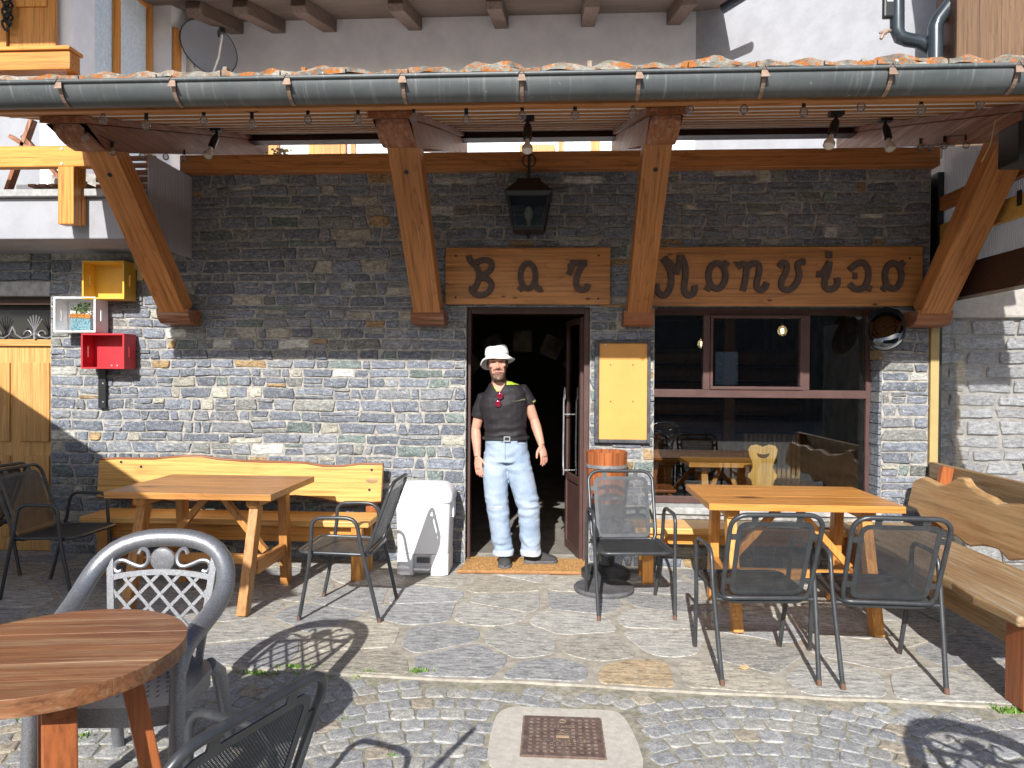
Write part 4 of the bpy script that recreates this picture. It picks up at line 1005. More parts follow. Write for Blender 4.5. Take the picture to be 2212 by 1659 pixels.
def mesh_chair(x, y, rz, label, z=0):
    t = thing('garden_chair', label, 'chair', (x, y, z), rz, 'black mesh garden chairs')
    for k, n in (('side-1', 'side_frame'), ('side1', 'side_frame'), ('tf-1', 'leg_tip'), ('tf1', 'leg_tip'), ('tr-1', 'leg_tip'), ('tr1', 'leg_tip'), ('seat_frame', 'seat_frame'), ('seat_panel', 'seat_panel'), ('back_frame', 'back_frame'), ('back_panel', 'back_panel')):
        link(n, CH[k], t, False)
    return t
# local front is -Y
mesh_chair(-1.34, -1.21, R(-90), 'black mesh garden chair beside the white bin, facing the left hand table'.replace('left hand ', ''))
mesh_chair(.52, -1.04, R(6), 'black mesh garden chair standing in front of the wooden barrel')
mesh_chair(1.09, -1.94, R(184), 'black mesh garden chair at the table under the window, farther from the long bench')
mesh_chair(1.71, -1.97, R(178), 'black mesh garden chair at the table under the window, next to the long bench')
mesh_chair(-3.49, -.97, R(90), 'black mesh garden chair facing the end of the live edge bench, in the shade')
mesh_chair(-4.33, -.88, R(-92), 'black mesh garden chair with its back against another, at the table by the house door')
mesh_chair(-.93, -4.27, R(-111), 'black mesh garden chair drawn up to the round wooden table', -.025)

def table(name, label, x0, x1, y0, y1, h, wood_, legw=.085, low=.22):
    t = thing(name, label, 'table', ((x0+x1)/2, (y0+y1)/2, 0)); wx, wy, wz = (M[wood_+s] for s in '_x _y _z'.split()) if 0 else (M[wood_+'_x'], M[wood_+'_y'], M[wood_+'_z'])
    n = 5; ys_ = [lerp(y0, y1, i/n) for i in range(n+1)]
    for i in range(n): MB().box(x0, x1, ys_[i]+.0006, ys_[i+1]-.0006, h-.042, h-.0005*(i % 2)).build('plank', wx, t, bevel=.003)
    ym = (y0+y1)/2
    for k, xe in enumerate((x0+.17, x1-.17)):
        MB().box(xe-.045, xe+.045, y0+.10, y1-.10, h-.11, h-.0425).build('cleat', wy, t, bevel=.02)
        for ya, yb in ((y0+.18, y0-.02), (y1-.18, y1-.12)):
            MB().bar((xe, ya, h-.108), (xe, yb, 0), .062, legw, (0, 1, 0)).build('leg', wz, t, bevel=.005)
        MB().box(xe-.022, xe+.022, y0+.16, y1-.2, low, low+.09).build('foot_rail', wy, t, bevel=.004)
    MB().box(x0+.193, x1-.193, ym-.06, ym-.015, low+.01, low+.075).build('stretcher', wx, t, bevel=.004)
    xm = (x0+x1)/2
    for sg in (-1, 1): MB().bar((xm+sg*.03, ym-.037, h-.05), (xm+sg*((x1-x0)/2-.19), ym-.037, low+.1), .042, .05, (0, 1, 0)).build('brace', wz, t, bevel=.004)
    return t
table('trestle_table', 'orange brown wooden trestle table in front of the live edge bench', -2.91, -1.80, -1.39, -.55, .78, 'ltable')
table('trestle_table', 'orange brown wooden trestle table in front of the window', .96, 2.13, -1.44, -.66, .78, 'table')
table('trestle_table', 'brown wooden table standing before the wooden house door', -5.5, -4.32, -1.35, -.5, .86, 'red')

# round table with thick plank top and splayed legs
rt = thing('round_table', 'round weathered wooden table with thick top and splayed legs', 'table', (-1.49, -3.795, -.022))
M['round'] = wood('weathered_table_top', (.235,.098,.042), (.10,.036,.017), 0, .42, 10, wear=(.34,.215,.12), bmp=.6, sc=1.0)
n = 64; prof = [(.0, .672), (.345, .672), (.36, .682), (.36, .712), (.352, .722), (.0, .722)]
vs = []; fs = []
for k in range(6):                                                 # boards of the round top
    ya, yb = -.36+.12*k+.0002, -.36+.12*(k+1)-.0002; pts = []
    for i in range(15): y = lerp(ya, yb, i/14); pts.append((math.sqrt(max(0, .36**2-y*y)), y))
    pts += [(-x, y) for x, y in pts[::-1]]
    o = MB().prism([(x, y) for x, y in pts], 2, -.025, .025-.0004*(k % 2)).build('top_board', M['round'], rt, bevel=.0015)
    o.matrix_basis = Matrix.Translation((-1.49, -3.795, .697)) @ Matrix.Rotation(R(9), 4, 'Z')
for a in (-52, 38, 128, 218):
    ca, sa = math.cos(R(a)), math.sin(R(a)); c0 = Vector((-1.49, -3.795, 0))
    MB().bar(c0+Vector((ca*.19, sa*.19, .64)), c0+Vector((ca*.31, sa*.31, -.022)), .085, .06, (ca, sa, 0)).build('leg', M['red_z'], rt, bevel=.005)
for a in (38, 128):
    ca, sa = math.cos(R(a)), math.sin(R(a)); c0 = Vector((-1.49, -3.795, .645 if a == 38 else .640))
    MB().bar(c0-Vector((ca*.27, sa*.27, 0)), c0+Vector((ca*.27, sa*.27, 0)), .07, .05).build('batten', M['red_x'], rt)

# benches
def wavy(px_pts, f): return [f(*p) for p in px_pts]
lb = thing('live_edge_bench', 'pale wooden bench with a live edge plank back against the stone wall', 'bench', (-2.5, -.4, 0))
top = [(217,993),(260,991),(330,992),(400,986),(440,987),(475,993),(530,997),(600,999),(660,1001),(700,1008),(740,1008),(780,1003),(828,1004)]
bot = [(824,1082),(780,1086),(740,1084),(700,1076),(640,1068),(570,1074),(480,1080),(380,1078),(300,1076),(212,1072)]
pl = [atY(x, y, -.17) for x, y in top+bot]
o = MB().prism([(p.x, p.z) for p in pl], 1, -.19, -.14).build('backrest', M['bench_x'], lb, bevel=.006)
mb = MB(); mb.tube([(p.x, -.170, p.z+.002) for p in pl[:len(top)]], .013, 6, flat=((0,1,0), 1.9)); mb.build('bark_edge', M['brown_x'], o)
mb = MB(); mb.tube([(p.x, -.170, p.z-.002) for p in pl[len(top):]], .012, 6, flat=((0,1,0), 1.9)); mb.build('bark_edge', M['brown_x'], o)
for px, py in ((305, 1008), (803, 1015), (798, 1058), (262, 998)):
    p = atY(px, py, -.19); MB().tube([(p.x, -.191, p.z), (p.x, -.194, p.z)], .011, 10).build('bolt', M['iron'], o)
p = atY(803, 1038, -.19); MB().ell((p.x, -.19, p.z), .05, .004, .022, 10, 6).build('knot', M['old_x'], o)
MB().box(-3.62, -1.37, -.60, -.22, .405, .45).build('seat', M['bench_x'], lb, bevel=.008)
MB().box(-3.55, -1.45, -.50, -.46, .27, .404).build('apron', M['table_x'], lb, bevel=.004)
for x in (-3.45, -1.47):
    MB().box(x-.04, x+.04, -.58, -.51, 0, .404).build('leg', M['table_z'], lb, bevel=.004)
    MB().box(x-.04, x+.04, -.30, -.23, 0, .404).build('leg', M['table_z'], lb, bevel=.004)
    MB().box(x-.045, x+.045, -.219, -.192 if 0 else -.1395, .35, .58).build('back_post', M['red_z'], lb, bevel=.004) if 0 else MB().box(x-.045, x+.045, -.138, -.09, .25, .80).build('back_post', M['red_z'], lb, bevel=.004)
wb = thing('window_bench', 'low pale wooden bench standing below the window', 'bench', (1.4, -.4, 0))
MB().box(.62, 2.45, -.52, -.18, .385, .43).build('seat', M['bench_x'], wb, bevel=.008)
MB().box(.72, 2.38, -.37, -.33, .28, .384).build('apron', M['table_x'], wb)
for x in (.72, 2.25):
    MB().box(x-.04, x+.04, -.49, -.42, 0, .384).build('leg', M['table_z'], wb, bevel=.004); MB().box(x-.04, x+.04, -.27, -.2, 0, .384).build('leg', M['table_z'], wb, bevel=.004)
    MB().add([(x-.02, -.48, .384), (x+.16, -.48, .384), (x-.02, -.48, .2), (x-.02, -.43, .384), (x+.16, -.43, .384), (x-.02, -.43, .2)], [(0,2,1),(3,4,5),(0,1,4,3),(1,2,5,4),(2,0,3,5)]).build('gusset', M['bench_x'], wb) if x < 1 else None
# long bench along the right side
rb = thing('live_edge_bench', 'long weathered bench with a wavy live edge back along the side screen', 'bench', (2.5, -1.4, 0))
M['burl'] = wood('burl_wood', (.42,.265,.125), (.26,.11,.035), 1, .36, 5, wear=(.29,.135,.045), contrast=.6, sc=.8)
tops = [(-.14,.755),(-.25,.80),(-.36,.79),(-.5,.775),(-.6,.80),(-.70,.862),(-.78,.868),(-.86,.825),(-.98,.80),(-1.1,.79),(-1.2,.765),(-1.35,.79),(-1.5,.80),(-1.7,.77),(-1.9,.80),(-2.1,.78),(-2.35,.80),(-2.42,.77)]
bots = [(-2.42,.55),(-2.2,.52),(-2.0,.54),(-1.8,.50),(-1.6,.52),(-1.42,.46),(-1.3,.50),(-1.15,.49),(-1.02,.45),(-.85,.48),(-.7,.49),(-.55,.52),(-.4,.50),(-.28,.56),(-.14,.56)]
pr = tops+bots; mb = MB(); nn_ = len(pr)
vs = [(2.735+(z_-.45)*.22, y_, z_) for y_, z_ in pr]+[(2.79+(z_-.45)*.22, y_, z_+.006) for y_, z_ in pr]
mb.add(vs, [tuple(range(nn_)), tuple(range(2*nn_-1, nn_-1, -1))]+[(i, nn_+i, nn_+(i+1) % nn_, (i+1) % nn_) for i in range(nn_)])
mb.build('backrest', M['burl'], rb, bevel=.012)
MB().box(2.955, 3.0, -2.6, -.08, .745, .90).build('back_rail', M['old_y'], rb, bevel=.006)
MB().box(2.955, 3.0, -.079, -.065, .76, .885).build('end_cap', M['iron'], rb)
poly = [(2.70,-.28),(2.16,-.30),(2.14,-.8),(2.16,-1.2),(2.13,-1.6),(2.15,-1.9),(2.12,-2.15),(2.14,-2.46),(2.70,-2.48)]
MB().prism(poly, 2, .41, .46).build('seat', M['old_y'], rb, bevel=.01)
MB().box(2.62, 2.66, -2.45, -.3, .30, .409).build('rear_apron', M['old_y'], rb); MB().box(2.21, 2.25, -2.27, -.4, .27, .409).build('apron', M['old_y'], rb, bevel=.004)
MB().box(2.20, 2.36, -2.42, -2.275, 0, .409).build('leg', M['red_z'], rb, bevel=.006); MB().box(2.20, 2.36, -.5, -.36, 0, .409).build('leg', M['red_z'], rb, bevel=.006)
for y in (-2.3, -.4):
    MB().box(2.66, 2.74, y-.05, y+.05, 0, .409).build('rear_leg', M['red_z'], rb); MB().bar((2.83, y, .409), (2.92, y, .9), .08, .05, (0,1,0)).build('back_post', M['red_z'], rb)

# lattice backed resin armchairs
M['resin'] = basic('anthracite_resin', (.23,.235,.25), .34, .6, .25, 260, .2, dirt=(.36,.365,.38))
LC = {}
def lattice_meshes():
    c = M['resin']
    half = [(.262, -.27, 0), (.25, -.262, .22), (.246, -.255, .42), (.246, -.25, .565), (.248, -.22, .612), (.256, -.12, .64), (.268, -.02, .668), (.276, .07, .705), (.27, .135, .76), (.245, .18, .817), (.19, .215, .867), (.10, .235, .895), (0, .24, .90)]
    P = [(x, y, z) for x, y, z in half]+[(-x, y, z) for x, y, z in half[-2::-1]]
    P2 = [Vector(P[0])]
    for a, b in zip(P[:-1], P[1:]):
        a, b = Vector(a), Vector(b); P2 += [a*.75+b*.25, a*.25+b*.75]
    P2.append(Vector(P[-1]))
    rs = []
    for p in P2: rs.append(.027 if p.z < .55 else .036)
    LC['frame'] = MB().tube(P2, rs, 14).mesh('arm_frame', c, True)
    # the back leans: y grows with z
    fb = lambda x, z: Vector((x, .115+.16*(z-.42), z))
    mb = MB()
    def bar(a, b, w, t=.014): mb.bar(fb(*a), fb(*b), w, t, (0, -1, .16))
    for sg in (-1, 1):
        mb.bar(fb(sg*.165, .40), fb(sg*.208, .835), .026, .018, (0, -1, .16))
    ztop = lambda x: .775-.55*x*x
    for i in range(10):
        xa, xb = lerp(-.21, .21, i/10), lerp(-.21, .21, (i+1)/10); bar((xa, ztop(xa)), (xb, ztop(xb)), .022, .016)
    bar((-.165, .43), (.165, .43), .03, .016)
    def hw(z): return .165+.05*(z-.40)/.4
    # lattice of crossing slats
    for sg in (-1, 1):
        for i in range(-5, 6):
            c0 = i*.085; pts = []
            for k in range(61):
                z_ = lerp(.43, .775, k/60); x = sg*(c0+(z_-.6)*.95)
                if abs(x) < hw(z_) and z_ < ztop(x): pts.append((x, z_))
            if len(pts) > 3:
                a, b = fb(*pts[0]), fb(*pts[-1]); off = Vector((0, sg*.0022, 0)); mb.bar(a+off, b+off, .0125, .008, (0, -1, .16))
    LC['lattice'] = mb.mesh('back_lattice', c)
    # medallion and scrolls in the crown of the arch
    mb = MB(); mc = fb(0, .822)
    prof = [(.0, -.010), (.020, -.012), (.046, -.007), (.05, 0), (.046, .006), (.0, .008)]
    vs = [(mc.x+r*math.cos(2*math.pi*j/24)*(1+.03*(j % 2)), mc.y+d, mc.z+r*math.sin(2*math.pi*j/24)*(1+.03*(j % 2))) for r, d in prof for j in range(24)]
    mb.add(vs, [(i*24+j, i*24+(j+1) % 24, (i+1)*24+(j+1) % 24, (i+1)*24+j) for i in range(5) for j in range(24)])
    LC['medal'] = mb.mesh('medallion', c, True)
    for sg in (-1, 1):
        mb = MB(); pts = [(.085,.862),(.072,.852),(.078,.84),(.062,.808),(.085,.79),(.12,.80),(.155,.815),(.185,.815),(.195,.795),(.18,.775),(.165,.785)]
        pts = [(.098,.845),(.088,.866),(.068,.862),(.055,.835),(.06,.805),(.085,.793),(.12,.805),(.155,.822),(.185,.815),(.192,.79),(.178,.772),(.16,.78)]
        for _ in range(2): pts = [pts[0]]+[q for a, b in zip(pts[:-1], pts[1:]) for q in ((a[0]*.75+b[0]*.25, a[1]*.75+b[1]*.25), (a[0]*.25+b[0]*.75, a[1]*.25+b[1]*.75))]+[pts[-1]]
        mb.tube([fb(sg*x, z) for x, z in pts], .0085, 7); LC['scroll%d' % sg] = mb.mesh('scroll', c, True)
    st = [(.225, -.235), (.24, -.1), (.235, .08), (.19, .16), (-.19, .16), (-.235, .08), (-.24, -.1), (-.225, -.235), (-.15, -.262), (.15, -.262)]
    LC['seat'] = MB().prism(st, 2, .405, .425).prism([(x*.98, y*.98) for x, y in st], 2, .355, .404).mesh('seat', c)
    mb = MB()
    for i in range(9):
        for j in range(7):
            x, y = -.14+i*.035+.017*(j % 2), -.17+j*.04
            mb.add([(x-.004, y-.009, .4255), (x+.004, y-.009, .4255), (x+.004, y+.009, .4255), (x-.004, y+.009, .4255)], [(0,1,2,3)])
    LC['holes'] = mb.mesh('seat_perforations', M['black'])
    for sg in (-1, 1): LC['leg%d' % sg] = MB().tube([(sg*.235, .30, 0), (sg*.215, .20, .36), (sg*.20, .14, .41)], [.022, .03, .03], 10).mesh('rear_leg', c, True)
lattice_meshes()
def lattice_chair(x, y, rz, label):
    t = thing('resin_armchair', label, 'chair', (x, y, -.022), rz, 'lattice backed armchairs')
    for k, n in (('frame', 'arm_frame'), ('lattice', 'back_lattice'), ('medal', 'medallion'), ('scroll-1', 'scroll'), ('scroll1', 'scroll'), ('seat', 'seat'), ('leg-1', 'rear_leg'), ('leg1', 'rear_leg')): link(n, LC[k], t, False)
    tag(link('seat_perforations', LC['holes'], t, False), kind='stuff')
    return t
lattice_chair(-1.55, -3.25, R(5), 'anthracite lattice backed armchair pushed in behind the round wooden table')
lattice_chair(1.52, -4.33, R(-28), 'anthracite lattice backed armchair on the cobbles, its shadow falling towards the long bench')

# heart backed wooden chairs and a table inside the room
def heart_chair(x, y, rz, label, wood_='bench'):
    t = thing('carved_chair', label, 'chair', (x, y, .004), rz, 'carved wooden chairs')
    hf = [(0,.955),(.05,.975),(.105,.965),(.125,.93),(.115,.88),(.095,.83),(.085,.78),(.10,.74),(.125,.715),(.12,.69),(.10,.67),(.08,.60),(.06,.44)]
    poly = [(px_, z_) for px_, z_ in hf]+[(-px_, z_) for px_, z_ in hf[:0:-1]]
    o = MB().prism(poly, 1, .17, .195).build('backrest', M[wood_+'_z'], t, world=False, bevel=.006)
    mb = MB(); sm = [(-.055,.905),(-.03,.895),(0,.892),(.03,.895),(.055,.905),(.045,.875),(.02,.86),(-.02,.86),(-.045,.875)]
    mb.prism(sm, 1, .1685, .1965).build('hand_hole', M['dark_wood'], o, world=False)
    MB().box(-.21, .21, -.2, .2, .42, .45).build('seat', M[wood_+'_x'], t, world=False, bevel=.008)
    for sx in (-1, 1):
        for sy in (-1, 1): MB().bar((sx*.15, sy*.14, .42), (sx*.21, sy*.2, 0), .04, .04, (0,1,0)).build('leg', M[wood_+'_z'], t, world=False)
heart_chair(1.80, .55, R(180), 'pale carved wooden chair close behind the window glass')
heart_chair(1.0, 1.35, R(0), 'dark carved wooden chair at the table inside the room', 'red')
table('trestle_table', 'wooden table standing inside the room behind the glass', 1.25, 2.0, .75, 1.35, .77, 'table')
def pendant(x, y, z, label):
    t = thing('pendant_bulb', label, 'lamp', (x, y, z), 0, 'lit pendant bulbs')
    MB().tube([(x, y, z+.06), (x, y, 2.419)], .004, 5).build('cord', M['black'], t)
    MB().lathe([(.012, z+.035), (.016, z+.05), (.012, z+.065)], x, y, 10).build('socket', M['copper'], t)
    MB().lathe([(.004, z-.062), (.03, z-.052), (.045, z-.025), (.045, z), (.03, z+.025), (.012, z+.036)], x, y, 14).build('bulb', M['bulbglass'], t, smooth=True)
    MB().lathe([(.01, z-.035), (.014, z-.03), (.014, z+.005), (.01, z+.01)], x, y, 10).build('filament', M['lit'], t)
p = atY(1690, 712, 1.2); pendant(p.x, p.y, p.z, 'lit filament bulb hanging inside behind the opening sash')
p = atY(1516, 740, 1.8); pendant(p.x, p.y, p.z, 'lit filament bulb hanging inside behind the narrow side pane')
# ------------------------------------------------------------------ things on the wall and by the door
def crate(label, name, mat, px0, px1, py0, py1, dep, wall_t=.014):
    a = atY(px0, py0, -dep); b = atY(px1, py1, -dep); x0, x1, z0, z1 = a.x, b.x, b.z, a.z
    t = thing(name, label, 'crate', ((x0+x1)/2, -dep/2, z0), 0, 'painted wall crates')
    MB().box(x0, x1, -dep, -.03, z0, z0+wall_t).build('bottom', mat, t, bevel=.002); MB().box(x0, x1, -dep, -.03, z1-wall_t, z1).build('top', mat, t, bevel=.002)
    MB().box(x0, x1, -.045, -.031, z0+wall_t+.0005, z1-wall_t-.0005).build('back', mat, t)
    zc = (z0+z1)/2
    for xs0 in (x0, x1-wall_t):                                     # side boards with a real hand slot
        xa, xb = xs0, xs0+wall_t; ya, yb = -dep, -.046; yc = (ya+yb)/2
        zb, ztp = z0+wall_t+.0005, z1-wall_t-.0005; sh, sw = .048, .012
        MB().box(xa, xb, ya, yc-sw, zb, ztp).box(xa, xb, yc+sw, yb, zb, ztp).box(xa, xb, yc-sw, yc+sw, zb, zc-sh).box(xa, xb, yc-sw, yc+sw, zc+sh, ztp).build('side', mat, t)
    for x in (x0+(x1-x0)*.45, x0+(x1-x0)*.58): MB().tube([(x, -.046, z0+.03), (x, -.05, z0+.03)], .007, 8).build('screw', M['silver'], t)
    return t, x0, x1, z0, z1
crate('yellow wooden crate shelf, topmost of three on the stone wall', 'wall_crate', M['yellow'], 177, 268, 563, 646, .20)
wc = crate('white wooden crate shelf holding a tiled planter', 'wall_crate', M['whitepaint'], 115.5, 206, 641, 718, .20)
crate('red wooden crate shelf, lowest of three on the stone wall', 'wall_crate', M['redpaint'], 175, 268, 720, 797, .20)
pl_ = thing('tiled_planter', 'small square planter of blue patterned tiles in the white crate', 'planter', tuple(atY(158, 712, -.12)))
p = atY(141, 713, -.16); q = atY(189, 677, -.16); zb = wc[3]+.0145
def tiles():
    m, nt, b = nmat('blue_patterned_tile'); co = coords(nt, (55, 55, 55))
    w = nd(nt, 'TexVoronoi'); w.inputs['Scale'].default_value = 2.2; w.feature = 'F1'; lk(nt, co, w.inputs[0])
    c = ramp(nt, w.outputs['Distance'], [(.18, (.55,.45,.12)), (.3, (.03,.16,.30)), (.45, (.45,.55,.5)), (.6, (.04,.22,.33))])
    lk(nt, c, b.inputs['Base Color']); b.inputs['Roughness'].default_value = .3; return m
xm = (p.x+q.x)/2; hw_ = (q.x-p.x)/2*.72; Mt = Matrix.Translation((xm, -.115, 0)) @ Matrix.Rotation(R(40), 4, 'Z')
MB().box(-hw_, hw_, -hw_, hw_, zb, zb+.105, 0, None, Mt).build('pot', tiles(), pl_, bevel=.003)
for r_ in range(2):
    for s_ in range(4):
        for k in range(3):
            Mr = Mt @ Matrix.Rotation(s_*math.pi/2, 4, 'Z'); x = lerp(-hw_, hw_, (k+.04)/3); x2 = lerp(-hw_, hw_, (k+.96)/3)
            MB().box(x, x2, -hw_-.004, -hw_-.0005, zb+.107+r_*.018, zb+.123+r_*.018, 0, None, Mr).build('brick_tile', M['orange_x'], pl_)
MB().box(-hw_+.001, hw_-.001, -hw_+.001, hw_-.001, zb+.1052, zb+.135, 0, None, Mt).build('rim', M['bed'], pl_)
pp = thing('leafy_plant', 'small green leafy plant growing in the tiled planter', 'plant', (xm, -.115, zb+.13))
mb = MB(); sm_ = MB()
for i in range(16):
    a = rnd.uniform(0, 6.28); l = rnd.uniform(.02, .075); tip = Vector((xm+math.cos(a)*l*1.1, -.115+math.sin(a)*l*.8, zb+.13+rnd.uniform(.03, .10)))
    sm_.tube([(xm+math.cos(a)*.02, -.115+math.sin(a)*.02, zb+.13), tip], .0015, 4)
    for k in range(6):
        d = Vector((rnd.gauss(0,1), rnd.gauss(0,1), rnd.gauss(.3,.7))).normalized(); c0 = tip+d*.008+Vector((rnd.uniform(-.015,.015), rnd.uniform(-.015,.015), rnd.uniform(-.03,.008)))
        sd2 = d.cross(Vector((rnd.gauss(0,1), rnd.gauss(0,1), .4))).normalized(); L = rnd.uniform(.018, .03)
        mb.add([c0, c0+d*L*.5+sd2*L*.36, c0+d*L, c0+d*L*.5-sd2*L*.36], [(0,1,2,3)])
tag(mb.build('leaves', M['leaf'], pp, recalc=False), kind='stuff'); tag(sm_.build('stems', M['leaf'], pp), kind='stuff')
bk = thing('wall_bracket', 'flat black metal bracket on the stone wall below the red crate', 'bracket', tuple(atY(223, 870, -.03)))
a, b = atY(215, 797, -.03), atY(231, 882, -.03); MB().box(a.x, b.x, -.05, -.032, b.z, a.z).build('plate', M['black'], bk, bevel=.003)
for py in (828, 868): p = atY(223, py, -.05); MB().tube([(p.x, -.051, p.z), (p.x, -.055, p.z)], .006, 8).build('screw', M['silver'], bk)
jb = thing('junction_box', 'cream electrical plates on the stone wall behind the yellow crate', 'box', tuple(atY(302, 590, -.04)))
for x0, x1, y0, y1 in ((292, 300, 560, 583), (297, 310, 578, 606)):
    a, b = atY(x0, y0, -.03), atY(x1, y1, -.03); MB().box(a.x, b.x, -.05+(x0-292)*.002, -.03+(x0-292)*.0005, b.z, a.z).build('plate', M['cream'], jb, bevel=.003)
# menu board
mn = thing('menu_board', 'blank plywood panel in a dark slate frame beside the window', 'board', (.56, -.03, 1.0))
a, b = atY(1285, 735, -.05), atY(1404, 958, -.05); c0, d0 = atY(1295, 741, -.05), atY(1397, 950, -.05)
for x0, x1, z0, z1 in ((a.x, c0.x, b.z, a.z), (d0.x, b.x, b.z, a.z), (c0.x+.0005, d0.x-.0005, c0.z, a.z), (c0.x+.0005, d0.x-.0005, b.z, d0.z)): MB().box(x0, x1, -.06, -.02, z0, z1).build('frame', M['frame_slate'], mn, bevel=.005)
MB().box(c0.x, d0.x, -.038, -.03, d0.z, c0.z).build('panel', M['ply'], mn)
for px, py in ((1319, 788), (1367, 788), (1319, 867), (1367, 867), (1308, 745)):
    p = atY(px, py, -.038); MB().tube([(p.x, -.0385, p.z), (p.x, -.043, p.z)], .006, 8).build('pin', M['redpaint'] if py > 760 else M['silver'], mn)
# convex mirror
mr = thing('convex_mirror', 'black rimmed convex traffic mirror at the corner of the window', 'mirror', tuple(atY(1912, 710, -.2)))
c = atY(1913, 712, -.20); Mx = Matrix.Translation(c) @ Matrix.Rotation(R(-30), 4, 'Z') @ Matrix.Rotation(R(90-24), 4, 'X')
def disc(mb, prof, sx, sy, n=30):
    vs = [Mx @ Vector((r*sx*math.cos(2*math.pi*j/n), r*sy*math.sin(2*math.pi*j/n), z_)) for r, z_ in prof for j in range(n)]
    k = len(prof); mb.add(vs, [(i*n+j, i*n+(j+1) % n, (i+1)*n+(j+1) % n, (i+1)*n+j) for i in range(k-1) for j in range(n)]+[tuple(range(n-1,-1,-1)), tuple((k-1)*n+j for j in range(n))]); return mb
m_, nt, b_ = nmat('mirror_glass'); b_.inputs['Metallic'].default_value = 1; b_.inputs['Roughness'].default_value = .03; b_.inputs['Base Color'].default_value = (.13,.135,.14,1); M['mirror'] = m_
disc(MB(), [(.02,.045),(.07,.04),(.11,.024),(.135,.0),(.135,-.005)], .95, 1.2).build('mirror_face', M['mirror'], mr, smooth=True)
disc(MB(), [(.136,.006),(.145,.004),(.15,-.01),(.13,-.04),(.05,-.055)], .95, 1.2).build('rim', M['black'], mr, smooth=True)
MB().add([Mx @ Vector((x*.125*1.0, .165*y, z_)) for x, y, z_ in ((-1,.55,0),(-.7,.85,0),(0,1.0,0),(.7,.85,0),(1,.55,0),(-1,.55,.05),(-.7,.85,.06),(0,1.0,.065),(.7,.85,.06),(1,.55,.05))], [(i,i+1,i+6,i+5) for i in range(4)]).build('hood', M['black'], mr)
MB().tube([c+Vector((.02,.06,0)), c+Vector((.05,.19,.02))], .015, 8).build('arm', M['black'], mr)
# doormat
dm = thing('doormat', 'brown coir doormat lying in the open doorway', 'doormat', (-.2, -.1, 0))
poly = []
for a_, b_2, n in (((-.74,-.31),(.295,-.275),26), ((.295,-.275),(.285,.12),10), ((.285,.12),(-.66,.12),24), ((-.66,.12),(-.74,-.31),10)):
    for i in range(n): poly.append((lerp(a_[0], b_2[0], i/n)+rnd.uniform(-.004,.004), lerp(a_[1], b_2[1], i/n)+rnd.uniform(-.004,.004)))
MB().prism(poly, 2, .004, .026).build('pile', M['mat'], dm)
mb = MB()
for i in range(2600):
    x, y = rnd.uniform(-.71, .28), rnd.uniform(-.29, .11); l = rnd.uniform(.004, .010); a_ = rnd.uniform(0, 6.28)
    mb.add([(x-.002, y, .025), (x+.002, y, .025), (x+math.cos(a_)*l*.6, y+math.sin(a_)*l*.6, .026+l)], [(0,1,2)])
tag(mb.build('coir_fibres', M['mat'], dm, recalc=False), kind='stuff')
mb = MB()
for i in range(90): x = lerp(-.74, .29, i/90); y = lerp(-.312, -.278, i/90); mb.tube([(x, y-.004, .006), (x+.006, y-.008, .014), (x+.010, y, .022)], .0035, 4)
tag(mb.build('edge_stitching', basic('edge_twine', (.50,.24,.10), .95), dm), kind='stuff')
# white pedal bin
bn = thing('pedal_bin', 'white plastic pedal bin against the stone wall beside the door', 'bin', (-1.0, -.26, 0))
bx, by = -1.0, -.255
def rr(w, d, r): return [(bx+x, by+y) for x, y in rrect(w, d, r, 4)]
def loftr(mb, rings):
    n = len(rings[0][0]); vs = [(x, y, z_) for ring, z_ in rings for x, y in ring]
    mb.add(vs, [(i*n+j, i*n+(j+1) % n, (i+1)*n+(j+1) % n, (i+1)*n+j) for i in range(len(rings)-1) for j in range(n)]+[tuple(range(n-1,-1,-1)), tuple((len(rings)-1)*n+j for j in range(n))]); return mb
def bodyring(w, d, z_, notch):
    p = rr(w, d, .06)
    return (p, z_)
lower = MB(); pr = [( -.20,-.13),(-.17,-.155),(-.07,-.16),(-.065,-.09),(.065,-.09),(.07,-.16),(.17,-.155),(.20,-.13),(.20,.13),(-.20,.13)]
loftr(lower, [([(bx+x*.97, by+y*.97) for x, y in pr], .002), ([(bx+x, by+y) for x, y in pr], .01), ([(bx+x*1.01, by+y*1.01) for x, y in pr], .17)])
lower.build('base', M['white'], bn, bevel=.01)
loftr(MB(), [(rr(.40, .31, .05), .171), (rr(.41, .32, .06), .30), (rr(.43, .335, .06), .57)]).build('body', M['white'], bn, bevel=.006)
loftr(MB(), [(rr(.455, .36, .07), .572), (rr(.465, .37, .07), .60), (rr(.455, .36, .075), .64), (rr(.40, .31, .09), .685), (rr(.33, .25, .09), .705), (rr(.15, .1, .04), .712)]).build('lid', M['white'], bn, smooth=True)
MB().box(bx+.195, bx+.232, by-.05, by+.05, .44, .571).build('hinge_grip', M['white'], bn, bevel=.006)
MB().box(bx-.06, bx+.06, by-.19, by-.095, .05, .068).build('pedal', M['white'], bn, bevel=.006)
MB().box(bx-.05, bx+.05, by-.11, by-.092, .09, .13).build('pedal_slot', M['slate'], bn)
